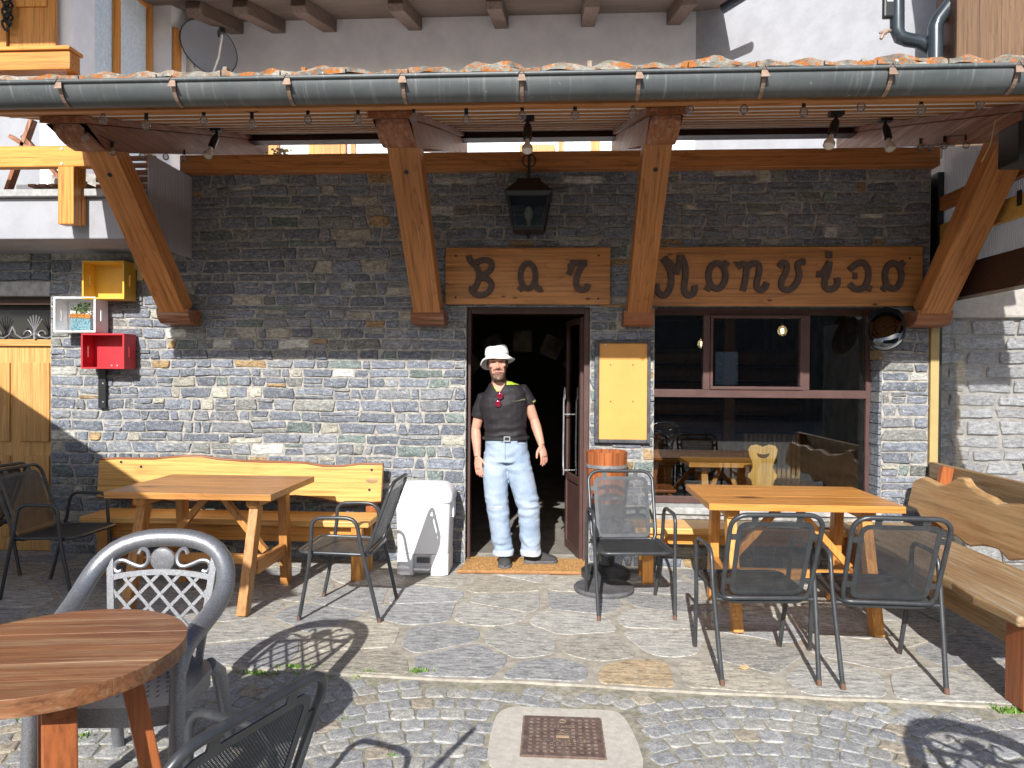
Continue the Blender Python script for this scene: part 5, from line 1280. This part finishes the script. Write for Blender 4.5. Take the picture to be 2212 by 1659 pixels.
# wooden barrel on its stand and the round base
br_ = thing('wooden_barrel', 'reddish wooden barrel with metal hoops beside the doorway', 'barrel', (.42, -.3, 0))
bcx, bcy = .42, -.3
for i in range(18):
    a0, a1 = 2*math.pi*(i+.02)/18, 2*math.pi*(i+.98)/18; vs = []
    for z_, r_ in ((.58, .128), (.72, .146), (.86, .156), (.975, .16)):
        for a_ in (a0, a1):
            for dr in (0, -.016): vs.append((bcx+(r_+dr)*math.cos(a_), bcy+(r_+dr)*math.sin(a_), z_))
    fs = []
    for k in range(3): o4 = k*4; fs += [(o4,o4+2,o4+6,o4+4),(o4+1,o4+5,o4+7,o4+3),(o4,o4+4,o4+5,o4+1),(o4+2,o4+3,o4+7,o4+6)]
    fs += [(0,1,3,2),(12,14,15,13)]
    MB().add(vs, fs).build('stave', M['red_z'], br_)
for z_, r_ in ((.63, .1375), (.865, .158)): MB().lathe([(r_-.004, z_-.012), (r_+.003, z_-.012), (r_+.004, z_+.012), (r_-.003, z_+.012)], bcx, bcy, 28).build('hoop', M['grey_iron'], br_)
MB().lathe([(.001,.585),(.115,.585),(.115,.60),(.001,.60)], bcx, bcy, 24).build('bottom', M['dark_wood'], br_)
st_ = thing('barrel_stand', 'dark turned stand carrying the wooden barrel', 'stand', (bcx, bcy, 0))
MB().lathe([(.19,.004),(.19,.05),(.15,.075),(.06,.10),(.05,.3),(.06,.45),(.125,.5),(.13,.579)], bcx, bcy, 24).build('column', M['chair'], st_, smooth=True)
sb = thing('umbrella_base', 'flat round slate parasol base lying by the doorway', 'base', (.36, -.62, 0))
MB().lathe([(.001,.004),(.215,.004),(.22,.02),(.21,.034),(.001,.036)], .38, -.66, 36).build('disc', M['slate'], sb, smooth=True)
# papers on the bench
pa = thing('newspapers', 'loose newspapers lying on the bench below the window', 'papers', (1.75, -.35, .43))
for i in range(5):
    x, y = 1.45+i*.13, -.36+rnd.uniform(-.04, .04); Mr = Matrix.Translation((x, y, .431+.003*i)) @ Matrix.Rotation(rnd.uniform(-.5, .5), 4, 'Z')
    MB().box(-.13, .13, -.09, .09, 0, .0025, 0, None, Mr).build('sheet', M['paper'], pa)
# manhole lid with its concrete collar
mh = thing('manhole_cover', 'square rusty iron manhole cover marked 400x400 in a concrete collar', 'manhole cover', (.053, -2.78, -.03))
hx0, hx1, hy0, hy1 = -.117, .223, -2.949, -2.611
poly = [(-.24,-2.50),(.0,-2.515),(.25,-2.51),(.33,-2.53),(.37,-2.75),(.385,-3.05),(.2,-3.075),(-.1,-3.07),(-.25,-3.06),(-.265,-2.8)]
MB().prism(chaikin(poly, 2), 2, -.06, -.02).build('collar', M['concrete'], mh)
MB().box(hx0-.008, hx1+.008, hy0-.008, hy1+.008, -.03, -.0172).build('lid', M['cast_low'], mh)
mb = MB(); mb.box(hx0, hx1, hy0, hy0+.016, -.02, -.0115).box(hx0, hx1, hy1-.016, hy1, -.02, -.0115).box(hx0, hx0+.016, hy0+.0161, hy1-.0161, -.02, -.0115).box(hx1-.016, hx1, hy0+.0161, hy1-.0161, -.02, -.0115)
n = 10; cw = (hx1-hx0-.032)/n; ch_ = (hy1-hy0-.032)/n
text_rows = {2: (3, 7), 6: (2, 8), 7: (3, 7)}
def solid(i, j):
    if j in (0, 1) and i in (4, 5): return True
    if j == 2 and 3 <= i <= 6: return True
    if j in (3,4) and i in (4, 5): return True
    if j == 5 and i in (4, 5): return True
    if j == 6 and 2 <= i <= 7: return True
    if j == 7 and 3 <= i <= 6: return True
    return False
for j in range(n):                                                 # row 0 is farthest from the camera
    for i in range(n):
        x0 = hx0+.016+i*cw; y1 = hy1-.016-j*ch_
        if solid(i, j): mb.box(x0+.0002, x0+cw-.0002, y1-ch_+.0002, y1-.0002, -.02, -.0118)
        else:
            e = .0075
            mb.box(x0+.0002, x0+cw-.0002, y1-e, y1-.0002, -.02, -.0118).box(x0+.0002, x0+cw-.0002, y1-ch_+.0002, y1-ch_+e, -.02, -.0118)
            mb.box(x0+.0002, x0+e, y1-ch_+e+.0001, y1-e-.0001, -.02, -.0118).box(x0+cw-e, x0+cw-.0002, y1-ch_+e+.0001, y1-e-.0001, -.02, -.0118)
tag(mb.build('grid', M['cast'], mh), kind='stuff')
def text(s, x, y, z, size, mat, par, name='lettering'):
    cu = bpy.data.curves.new(name, 'FONT'); cu.body = s; cu.size = size; cu.extrude = .0008; cu.align_x = 'CENTER'; cu.resolution_u = 2
    me = baked(bpy.data.objects.new('tmp', cu))
    me.materials.clear(); me.materials.append(mat); me.transform(Matrix.Translation((x, y, z))); return link(name, me, par)
xm = (hx0+hx1)/2
text('400X400', xm, hy1-.016-3*ch_+.006, -.0108, .030, M['cast_low'], mh); text('UNI EN124 B125', xm, hy1-.016-7*ch_+.006, -.0108, .028, M['cast_low'], mh); text('GJS 500/7', xm, hy1-.016-8*ch_+.006, -.0108, .030, M['cast_low'], mh)
MB().box(xm-.028, xm+.028, hy1-.016-5.75*ch_, hy1-.016-5.15*ch_, -.0117, -.0105).build('plate', basic('worn_plate', (.42,.29,.18), .8), mh)
MB().tube([(xm+.012*math.cos(i*.5), hy1-.016-4.1*ch_+.012*math.sin(i*.5), -.0110) for i in range(11)], .0022, 5).box(xm-.024, xm+.024, hy1-.016-4.7*ch_, hy1-.016-4.6*ch_, -.0117, -.0107).box(xm-.024, xm+.024, hy1-.016-3.45*ch_, hy1-.016-3.35*ch_, -.0117, -.0107).build('emblem', M['cast_low'], mh)
MB().tube([(xm+.016*math.cos(i*.45), hy1-.016-1.0*ch_+.013*math.sin(i*.45), -.0110) for i in range(14)], .0035, 5).build('emblem', M['cast_low'], mh)
mh.location.z += .011
# parasol standing outside the picture at the left; its square shade falls on the patio and the house door
pz = thing('parasol', 'large square parasol at the edge of the street shading the house door', 'parasol', (-5.0, -4.6, 0))
e_, n_ = Vector((.606, -.795, 0)), Vector((.795, .607, 0)); mid = Vector((-3.68, -3.39, 2.4))
cs = [mid+e_*2.2, mid-e_*2.9, mid-e_*2.9-n_*4, mid+e_*2.2-n_*4]; ctr = sum(cs, Vector())/4+Vector((0, 0, .55))
MB().add(cs+[ctr], [(0,1,4),(1,2,4),(2,3,4),(3,0,4)]).build('canopy', basic('ecru_canvas', (.6,.55,.45), .9), pz, recalc=False)
MB().tube([(ctr.x, ctr.y, -.02), ctr], .03, 10).build('pole', M['silver'], pz)
for c_ in cs: MB().tube([c_, ctr-Vector((0, 0, .03))], .012, 6).build('rib', M['silver'], pz)
# weeds along the step, litter
mb = MB()
def tuft(x, y, z_, n, h, sp):
    for i in range(n):
        a_ = rnd.uniform(0, 6.28); r_ = abs(rnd.gauss(0, sp)); px_, py_ = x+math.cos(a_)*r_*1.8, y+math.sin(a_)*r_*.5; l = h*rnd.uniform(.4, 1); d = Vector((rnd.gauss(0,.6), rnd.gauss(0,.6), 1)).normalized()*l; w = rnd.uniform(.002, .005)
        t_ = rnd.uniform(0, 3.14); s = Vector((math.cos(t_)*w, math.sin(t_)*w, 0)); b0 = Vector((px_, py_, z_)); mb.add([b0-s, b0+s, b0+d*.6+s*1.2, b0+d, b0+d*.6-s*1.2], [(0,1,2,3,4)])
for px, py, n, h, sp in ((640,1452,160,.03,.04), (700,1472,60,.018,.05), (795,1462,70,.025,.03), (905,1463,90,.035,.02), (560,1460,60,.02,.05), (845,1468,20,.015,.02), (2180,1545,50,.03,.02), (2140,1535,30,.025,.02), (1740,1500,14,.015,.02), (560,1520,30,.015,.03), (1215,1585,12,.015,.01), (180,1600,50,.02,.06), (60,1560,40,.02,.05), (850,1640,14,.012,.02), (740,1560,16,.012,.02)):
    g_ = atZ(px, py, -.03); tuft(g_.x, g_.y, -.018, int(n*1.6), h*1.25, sp)
tag(mb.build('weeds', M['grass'], None, recalc=False), 'small green weeds growing along the edge of the patio', None, None, 'stuff')
dl = thing('dry_leaf', 'curled brown dry leaf lying on the patio', 'leaf', tuple(atZ(1608, 1445, .003)))
p = atZ(1608, 1445, .004); MB().add([(p.x-.03,p.y,p.z+.004),(p.x,p.y-.014,p.z+.001),(p.x+.03,p.y-.004,p.z+.008),(p.x+.01,p.y+.014,p.z+.02),(p.x-.012,p.y+.008,p.z+.016)], [(0,1,4),(1,3,4),(1,2,3)]).build('blade', M['dry'], dl, recalc=False)
# ------------------------------------------------------------------ the man in the doorway
def remesh(mb, voxel, it=3, fac=.5, name='body'):
    me = mb.mesh('tmp', [], False, True); o = bpy.data.objects.new('tmp', me)
    r = o.modifiers.new('r', 'REMESH'); r.mode = 'VOXEL'; r.voxel_size = voxel
    s = o.modifiers.new('s', 'SMOOTH'); s.factor = fac; s.iterations = it
    out = baked(o); out.name = name; out.materials.clear(); out.shade_smooth(); return out
def vcol(me, f):
    a = me.attributes.new('Col', 'FLOAT_COLOR', 'POINT'); a.data.foreach_set('color', [x for v in me.vertices for x in (*f(v.co), 1)])
def cloth(name, rough=.85, bmp=.3, sc=350, sheen=.2, c=None, spec=.3):
    m, nt, b = nmat(name); co = coords(nt)
    if c: src = nd(nt, 'RGB'); src.outputs[0].default_value = (*c, 1)
    else: src = nd(nt, 'Attribute'); src.attribute_name = 'Col'
    o = mix(nt, src.outputs[0], ramp(nt, noi(nt, co, 14, 6, .6), [(.3, (.85,)*3), (.7, (1.1,)*3)]), 1.0, 'MULTIPLY')
    lk(nt, o, b.inputs['Base Color']); b.inputs['Roughness'].default_value = rough; b.inputs['Specular IOR Level'].default_value = spec
    bump(nt, noi(nt, co, sc, 3), b, bmp, .002); return m
M['skin'] = cloth('skin', .5, .12, 200); M['skin'].node_tree.nodes['Principled BSDF'].inputs['Subsurface Weight'].default_value = .08
M['skin'].node_tree.nodes['Principled BSDF'].inputs['Subsurface Radius'].default_value = (.01, .004, .002)
M['denim'] = cloth('light_denim', .9, .5, 500); M['shirt'] = cloth('black_jersey', .62, .2, 500)
M['shoe'] = cloth('grey_suede', .85, .5, 250, c=(.055,.053,.052)); M['hat'] = cloth('white_terry', .95, 1.0, 180, c=(.88,.87,.85))
M['belt'] = basic('black_leather', (.02,.02,.021), .4)
man = thing('person', 'man in a white bucket hat, black shirt and pale jeans standing in the doorway', 'person', (-.25, -.05, .026))
V3 = Vector
def tubeL(mb, pts, rs, n=16, flat=None): return mb.tube(pts, rs, n, flat=flat)
def rings(mb, rs, n=24, p=2.3):                                       # (centre, rx, ry, tilt x by z)
    vs = []
    for (cx, cy, cz), rx, ry, tl in rs:
        for j in range(n):
            t = 2*math.pi*j/n; c_, s_ = math.cos(t), math.sin(t)
            x = rx*math.copysign(abs(c_)**(2/p), c_); y = ry*math.copysign(abs(s_)**(2/p), s_); vs.append((cx+x, cy+y, cz+tl*x))
    k = len(rs); mb.add(vs, [(i*n+j, i*n+(j+1) % n, (i+1)*n+(j+1) % n, (i+1)*n+j) for i in range(k-1) for j in range(n)]+[tuple(range(n-1,-1,-1)), tuple((k-1)*n+j for j in range(n))])
TL = .17                                                              # his left shoulder is the higher one
torso = [((-.372,.0,.93), .150, .105, .0), ((-.375,.0,1.02), .158, .105, .0), ((-.380,-.005,1.12), .156, .106, .02), ((-.388,-.008,1.22), .165, .113, .06), ((-.398,-.008,1.32), .182, .120, .12), ((-.405,.0,1.39), .178, .112, TL), ((-.412,.005,1.435), .145, .092, .24), ((-.425,.008,1.48), .092, .072, .18), ((-.432,.0,1.515), .062, .062, .05)]
HM = Matrix.Translation((-.447, -.062, 1.650)) @ Matrix.Scale(1.07, 4) @ Matrix.Rotation(R(-4), 4, 'Y') @ Matrix.Rotation(R(3), 4, 'X') @ Matrix.Rotation(R(5), 4, 'Z')
HI = HM.inverted()
body = MB(); rings(body, torso)
hr = [(-.122,.026,-.078,-.035),(-.108,.043,-.092,.0),(-.085,.054,-.094,.03),(-.05,.063,-.093,.062),(-.01,.069,-.091,.085),(.03,.073,-.091,.098),(.07,.071,-.086,.095),(.10,.055,-.066,.075),(.12,.022,-.03,.04)]
vs = []; n = 28
for z_, w, yf, yb in hr:
    for j in range(n):
        t = 2*math.pi*j/n; c_, s_ = math.cos(t), math.sin(t); x = w*math.copysign(abs(c_)**(2/2.3), c_); y = (yf+yb)/2+(yb-yf)/2*math.copysign(abs(s_)**(2/2.15), s_); vs.append(HM @ V3((x, y, z_)))
k = len(hr); body.add(vs, [(i*n+j, i*n+(j+1) % n, (i+1)*n+(j+1) % n, (i+1)*n+j) for i in range(k-1) for j in range(n)]+[tuple(range(n-1,-1,-1)), tuple((k-1)*n+j for j in range(n))])
hp = lambda x, y, z_: HM @ V3((x, y, z_))
body.tube([hp(0,-.084,.03), hp(0,-.096,.012), hp(0,-.108,-.008), hp(0,-.114,-.024), hp(0,-.106,-.034)], [.007,.0085,.0105,.0125,.009], 10)
for sg in (-1, 1):
    body.ell(hp(sg*.012,-.100,-.029), .009, .011, .008); body.ell(hp(sg*.030,-.083,.034), .024, .012, .008); body.ell(hp(sg*.043,-.070,-.012), .02, .018, .02)
    body.ell(hp(sg*.074,.012,-.005), .009, .02, .033); body.ell(hp(sg*.03,-.078,.014), .014, .011, .009)
body.ell(hp(0,-.091,-.058), .024, .009, .0055); body.ell(hp(0,-.089,-.070), .019, .010, .006); body.ell(hp(0,-.082,-.108), .026, .016, .016)
body.tube([(-.430,.012,1.44), (-.434,.0,1.50), hp(0,.015,-.07), hp(0,.02,-.02)], [.068,.060,.057,.055], 18)
def arm(S, E, W, mid=.0):
    S, E, W = V3(S), V3(E), V3(W)
    pts = [S, S*.6+E*.4, E*.92+S*.08, E, E*.72+W*.28, E*.35+W*.65, W]; body.tube(pts, [.050,.046,.039,.037,.041,.034,.026], 16)
def hand(W, d, s, nrm, curl=.35):
    W, d, s, nrm = V3(W), V3(d).normalized(), V3(s).normalized(), V3(nrm).normalized(); s = (s-d*s.dot(d)).normalized(); nrm = d.cross(s)*(1 if d.cross(s).dot(nrm) > 0 else -1)
    body.tube([W-d*.02, W+d*.02, W+d*.05, W+d*.085, W+d*.098], [.026,.034,.042,.042,.036], 14, flat=(nrm, .42))
    for i, (o, L) in enumerate(((.0315,.070),(.0105,.080),(-.0105,.074),(-.0315,.058))):
        a = W+d*.088+s*o; sp = s*o*.9
        p1 = a+(d*1+sp*.9)*L*.45+nrm*curl*L*.10; p2 = p1+(d*.9+nrm*curl*.55+sp*.6).normalized()*L*.34; p3 = p2+(d*.75+nrm*curl*1.1).normalized()*L*.28
        body.tube([a-d*.02, a, p1, p2, p3], [.0095,.0092,.0085,.0078,.0055], 10)
    t0 = W+d*.022+s*.026; t1 = t0+(d*.62+s*.62+nrm*.2).normalized()*.042; t2 = t1+(d*.9+s*.22+nrm*.25).normalized()*.034; t3 = t2+(d*1+nrm*.25).normalized()*.022
    body.tube([W+d*.01+s*.008, t0, t1, t2, t3], [.017,.0145,.0115,.010,.007], 10)
RS, RE, RW = (-.566,.012,1.362), (-.628,.035,1.115), (-.606,-.02,.895)
LS, LE, LW = (-.240,.012,1.432), (-.150,.03,1.195), (-.088,-.055,1.0)
arm(RS, RE, RW); arm(LS, LE, LW)
hand(RW, (.12,-.16,-1), (.75,-.6,0), (.6,.6,0), .45); hand(LW, (.22,-.22,-1), (-.6,-.75,0), (-.6,.5,0), .55)
for hx, kx, axx, ky in ((-.455,-.432,-.395,-.04), (-.295,-.205,-.18,-.04)):
    body.tube([(hx,0,.95), (hx,-.01,.8), (kx,ky,.5), (axx,-.03,.12)], [.085,.08,.055,.04], 14)
me = remesh(body, .0042, 3, .5, 'body')
def gau(p, c, s): return math.exp(-((p-V3(c)).length/s)**2)
for v in me.vertices:
    h = HI @ v.co
    if abs(h.x) < .12 and -.16 < h.z < .14 and h.y < .12:
        dd = V3((0,0,0))
        for sg in (-1, 1): dd.y += .0075*gau(h, (sg*.030,-.093,.019), .0105)+.004*gau(h, (sg*.017,-.098,.016), .009)
        bz = beard(h) if 0 else 0
        v.co = v.co+(HM.to_3x3() @ dd)
def beardm(h):
    if h.y > .035: return 0
    jaw = 1 if h.z < -.066 else 0
    side = 1 if abs(h.x) > .046 and h.z < -.02 else 0
    must = 1 if -.054 < h.z < -.038 and abs(h.x) < .034 and h.y < -.075 else 0
    burn = 1 if abs(h.x) > .058 and h.z < .045 and h.y > -.055 else 0
    lip = 1 if -.066 < h.z < -.052 and abs(h.x) < .026 else 0
    below = 0 if h.z < -.142 else 1
    return 0 if lip else max(jaw*below, side, must, burn)*(.88+.45*noise.noise(h*110))
SK = V3((.56,.285,.20)); RED = V3((.56,.17,.125)); HAIR = V3((.030,.022,.018))
def skin_c(p):
    h = HI @ p; c = SK.copy()
    if abs(h.x) < .12 and -.17 < h.z < .15 and h.y < .13:
        c = c.lerp(RED, .75*gau(h, (0,-.112,-.024), .02)+.35*gau(h, (.045,-.075,-.02), .025)+.35*gau(h, (-.045,-.075,-.02), .025))
        c = c.lerp(V3((.085,.058,.045)), max(0, min(1, beardm(h)*.95)))
        if h.y > -.035 and h.z > .0 and abs(h.x) > .05 and not abs(h.x) > .078: c = HAIR.copy()
        if h.y > .02 and h.z > -.06 and abs(h.x) < .076: c = HAIR.copy()
        for sg in (-1, 1):
            e = V3(((h.x-sg*.031)/.0165, (h.z-.017)/.0055, 0)).length
            if h.y < -.06 and e < 1: c = c.lerp(V3((.035,.022,.018)), min(1, 1.6*(1-e)+.35))
            b = V3(((h.x-sg*.032)/.023, (h.z-.037-.12*(.03-abs(h.x)))/.006, 0)).length
            if h.y < -.06 and b < 1: c = c.lerp(HAIR, .85)
        l = V3((h.x/.025, (h.z+.0625)/.0085, 0)).length
        if h.y < -.07 and l < 1: c = c.lerp(V3((.42,.13,.11)), .8)
        if h.y < -.07 and abs(h.z+.063) < .0022 and abs(h.x) < .024: c = V3((.12,.04,.035))
    elif p.z < 1.2: c = c.lerp(V3((.66,.30,.22)), .5*max(0, min(1, (1.05-p.z)*4)))
    return c
vcol(me, skin_c); me.materials.append(M['skin']); link('body', me, man)
# shirt
sh = MB(); rings(sh, [((a[0], a[1], a[2]), rx+.014, ry+.013, tl) for a, rx, ry, tl in torso[1:]])
for S, E, f, r0, r1 in ((RS, RE, .60, .063, .062), (LS, LE, .46, .063, .063)):
    S, E = V3(S), V3(E); e = S.lerp(E, f); sh.tube([S+(S-V3((-.405,0,1.36)))*-.35, S+V3((0,0,-.005)), S.lerp(E, f*.5), e], [.07, r0, (r0+r1)/2+.002, r1], 18)
me = remesh(sh, .006, 4, .5, 'shirt'); nrm_ = [v.normal.copy() for v in me.vertices]
for v in me.vertices:
    p = v.co; nn_ = nrm_[v.index]
    w = noise.noise((p.x*7+p.z*3, p.y*6, p.z*16))*.0055+noise.noise((p.x*16-p.z*9, p.y*12, p.z*24))*.003
    if p.z < 1.2: w += .005*math.sin(p.z*95+4*noise.noise((p.x*8, p.y*8, 1)))*max(0, min(1, (1.2-p.z)*8))
    v.co = p+nn_*w
bm_ = bmesh.new(); bm_.from_mesh(me)
def vneck(p):
    q = p.z-1.425-.1*(p.x+.43); return (p.y < .02 and q > 0 and abs(p.x+.432) < .012+q*.62) or p.z > 1.498+.1*(p.x+.43)
bmesh.ops.delete(bm_, geom=[f for f in bm_.faces if vneck(f.calc_center_median())], context='FACES'); bm_.to_mesh(me); bm_.free()
LIME = V3((.42,.62,.05))
def shirt_c(p):
    c = V3((.017,.0145,.017))
    if p.z > 1.462+.02 and p.x > -.37 and p.x < -.24 and p.y < .09: c = LIME*.9
    s = (p-V3(LS)).dot((V3(LE)-V3(LS)).normalized())
    if p.x > -.16 and s > .1 and s < .118: c = V3((.35,.42,.12))
    return c
vcol(me, shirt_c); me.materials.append(M['shirt']); me.shade_smooth(); shirt = link('shirt', me, man)
pts = [(-.508,.0,1.478), (-.485,-.05,1.472), (-.462,-.083,1.455), (-.443,-.104,1.428)]
MB().tube(pts, .0045, 6).build('collar_trim', basic('lime_trim', tuple(LIME), .7), shirt)
mb = MB()                                                             # printed mark on the chest
for i in range(9): x = -.285+i*.0075; mb.box(x, x+.004, -.1365+i*.0022, -.1345+i*.0022, 1.353+i*.0012, 1.357+i*.0014+.004*(i > 3))
mb.box(-.325, -.286, -.139, -.137, 1.352, 1.3535); mb.build('chest_print', basic('olive_print', (.17,.185,.09), .7), shirt)
# jeans
jn = MB(); rings(jn, [((-.374,.002,.86), .165, .118, 0), ((-.372,.0,.93), .176, .128, 0), ((-.374,.0,1.0), .173, .122, 0), ((-.377,0,1.062), .168, .117, .02)])
jn.tube([(-.458,.002,.93), (-.462,-.01,.80), (-.452,-.03,.62), (-.438,-.045,.50), (-.418,-.045,.34), (-.398,-.04,.20), (-.388,-.04,.115)], [.102,.106,.096,.090,.084,.080,.078], 20)
jn.tube([(-.292,.002,.93), (-.268,-.012,.80), (-.222,-.035,.62), (-.190,-.045,.50), (-.180,-.035,.34), (-.172,-.022,.20), (-.170,-.015,.118)], [.102,.106,.098,.091,.086,.083,.081], 20)
for cx, cy in ((-.388,-.04), (-.170,-.015)): jn.lathe([(.072,.108), (.085,.106), (.088,.13), (.085,.155), (.072,.158)], cx, cy, 24)
me = remesh(jn, .006, 3, .5, 'jeans'); nrm_ = [v.normal.copy() for v in me.vertices]
for v in me.vertices:
    p = v.co; k = max(0, 1-abs(p.z-.5)/.18)+max(0, 1-abs(p.z-.84)/.12)*.9+max(0, 1-abs(p.z-.2)/.12)
    w = (.35+k)*(.011*math.sin(p.z*70+6*noise.noise((p.x*7, p.y*6, p.z*4)))*noise.noise((p.x*6, p.y*5, p.z*7+3))+.006*noise.noise((p.x*14, p.y*14, p.z*30)))+.005*noise.noise((p.x*9, p.y*9, p.z*4))
    v.co = p+nrm_[v.index]*w
def jean_c(p):
    c = V3((.25,.325,.43)); c = c.lerp(V3((.43,.49,.56)), max(0, min(1, .5+.9*noise.noise((p.x*6, p.y*6, p.z*5))))*.6)
    lx = -.425 if p.x < -.33 else -.235
    if abs(p.x-(-.374)) < .004 and p.z > .88 and p.y < 0: c = c*.6
    if p.y > -.04 and abs(p.y+.0) < .006 and p.z < .9: c = c*.65
    if -.485 < p.x < -.385 and p.y < -.06 and abs(p.z-.505-.006*math.sin(p.x*70)) < .005: c = V3((.30,.27,.26)) if p.z < .505 else V3((.62,.63,.63))
    if p.z < .158 and p.z > .10: c = c.lerp(V3((.58,.63,.68)), .6)
    if abs(p.z-(1.0+.25*abs(abs(p.x+.374)-.14))) < .003 and .08 < abs(p.x+.374) < .165 and p.y < 0: c = c*.62
    if p.z > 1.05: c = c*.85
    return c
vcol(me, jean_c); me.materials.append(M['denim']); jeans = link('jeans', me, man)
mb = MB(); vs = []
for i in range(40):
    t = 2*math.pi*i/40; vs.append((-.377+.178*math.copysign(abs(math.cos(t))**(2/2.3), math.cos(t)), .127*math.copysign(abs(math.sin(t))**(2/2.3), math.sin(t)), 1.052+.003*math.cos(t)))
mb.tube(vs, .016, 6, True, flat=((0,0,1), 1.0)); mb.build('belt', M['belt'], man, smooth=True)
MB().box(-.385, -.335, -.150, -.140, 1.034, 1.040).box(-.385, -.335, -.150, -.140, 1.066, 1.072).box(-.385, -.379, -.150, -.140, 1.0401, 1.0659).box(-.341, -.335, -.150, -.140, 1.0401, 1.0659).build('buckle', M['silver'], man)
for x in (-.46, -.30, -.52): MB().box(x-.006, x+.006, -.147 if abs(x+.377) < .12 else -.118, -.135 if abs(x+.377) < .12 else -.09, 1.03, 1.078).build('belt_loop', M['denim'], jeans) if 0 else None
# shoes
def shoe(heel, toe):
    heel, toe = V3((*heel, 0)), V3((*toe, 0)); d = (toe-heel).normalized(); s = d.cross(V3((0,0,1))); L = (toe-heel).length; mb = MB(); vs = []; z0 = .036
    prof = [(0,.022,.085),(.04,.036,.105),(.2,.041,.115),(.38,.042,.10),(.55,.048,.078),(.72,.051,.062),(.88,.044,.050),(.97,.026,.036),(1.0,.010,.025)]
    n = 16
    for t, w, h in prof:
        c = heel+d*t*L
        for j in range(n): a = 2*math.pi*j/n; zz = max(-.35, math.sin(a)); vs.append(c+s*w*math.cos(a)*(1 if zz > 0 else .97)+V3((0,0,z0+.006+(h-.006)*(.35+zz)/1.35*1.0)))
    k = len(prof); mb.add(vs, [(i*n+j, i*n+(j+1) % n, (i+1)*n+(j+1) % n, (i+1)*n+j) for i in range(k-1) for j in range(n)]+[tuple(range(n-1,-1,-1)), tuple((k-1)*n+j for j in range(n))])
    o = mb.build('shoe', M['shoe'], man, smooth=True)
    so_ = MB(); out = [heel+d*t*L+s*sg*(w+.005) for sg, seq in ((1, prof), (-1, prof[::-1])) for t, w, h in seq]; so_.prism([(p.x, p.y) for p in out], 2, .0265, .052).build('sole', M['slate'], o, bevel=.004)
    for i in range(4): c = heel+d*(.40+.07*i)*L; zz = .105-.012*i+.036; MB().tube([c-s*.025+V3((0,0,zz-.02)), c+V3((0,0,zz)), c+s*.025+V3((0,0,zz-.02))], .0035, 5).build('lace', M['chair'], o)
shoe((-.40,.10), (-.365,-.165)); shoe((-.225,.045), (.045,.065))
# bucket hat
hm = HM @ Matrix.Translation((0, .012, .052)) @ Matrix.Rotation(R(-17), 4, 'X')
prof = [(.148,-.040),(.142,-.050),(.128,-.032),(.108,-.008),(.098,.0),(.092,-.002),(.094,.004),(.101,.010),(.100,.034),(.094,.056),(.080,.070),(.05,.077),(.002,.076)]
n = 40; vs = []
for i, (r_, z_) in enumerate(prof):
    for j in range(n):
        t = 2*math.pi*j/n; wob = 1+(.035*math.sin(3*t+1)+.02*math.sin(5*t))*(1 if i < 4 else .25); dz = (.012*math.sin(2*t+.5)+.010*math.cos(t))*(1 if i < 3 else .2)+(.010*math.sin(2*t+2) if i > 8 else 0)
        vs.append(hm @ V3((r_*wob*math.cos(t)*.88, r_*wob*math.sin(t)*1.04, z_+dz)))
k = len(prof); MB().add(vs, [(i*n+j, i*n+(j+1) % n, (i+1)*n+(j+1) % n, (i+1)*n+j) for i in range(k-1) for j in range(n)]+[tuple((k-1)*n+j for j in range(n))]).build('bucket_hat', M['hat'], man, smooth=True)
# sunglasses hooked in the collar
sg_ = thing('sunglasses', 'red mirrored sunglasses hanging from the collar of the black shirt', 'sunglasses', (-.40, -.15, 1.33))
M['lens'] = basic('red_mirror_lens', (.45,.03,.07), .08, .75, .05, 3, 0)
g0 = V3((-.412,-.149,1.415)); tilt = Matrix.Rotation(R(14), 4, 'Y')
for i, dz in enumerate((-.022, -.085)):
    c = g0+tilt @ V3((0, 0, dz)) ; Mx2 = Matrix.Translation(c) @ tilt
    MB().ell((0,0,0), .025, .005, .027, 18, 8).build('lens', M['lens'], sg_, smooth=True).matrix_basis = Mx2
    MB().tube([(.026*math.cos(2*math.pi*q/20), -.002, .028*math.sin(2*math.pi*q/20)) for q in range(20)], .0022, 6, True).build('rim', M['black'], sg_, smooth=True).matrix_basis = Mx2
MB().tube([g0+tilt @ V3((0,-.003,-.048)), g0+tilt @ V3((.006,-.006,-.053)), g0+tilt @ V3((0,-.003,-.059))], .002, 6).build('bridge', M['black'], sg_)
MB().tube([g0+tilt @ V3((-.02,.004,-.02)), g0+tilt @ V3((-.026,.02,.0)), g0+V3((-.02,.035,.01))], .002, 6).build('temple', M['black'], sg_)
man.location.y -= .085; sg_.location.y -= .085
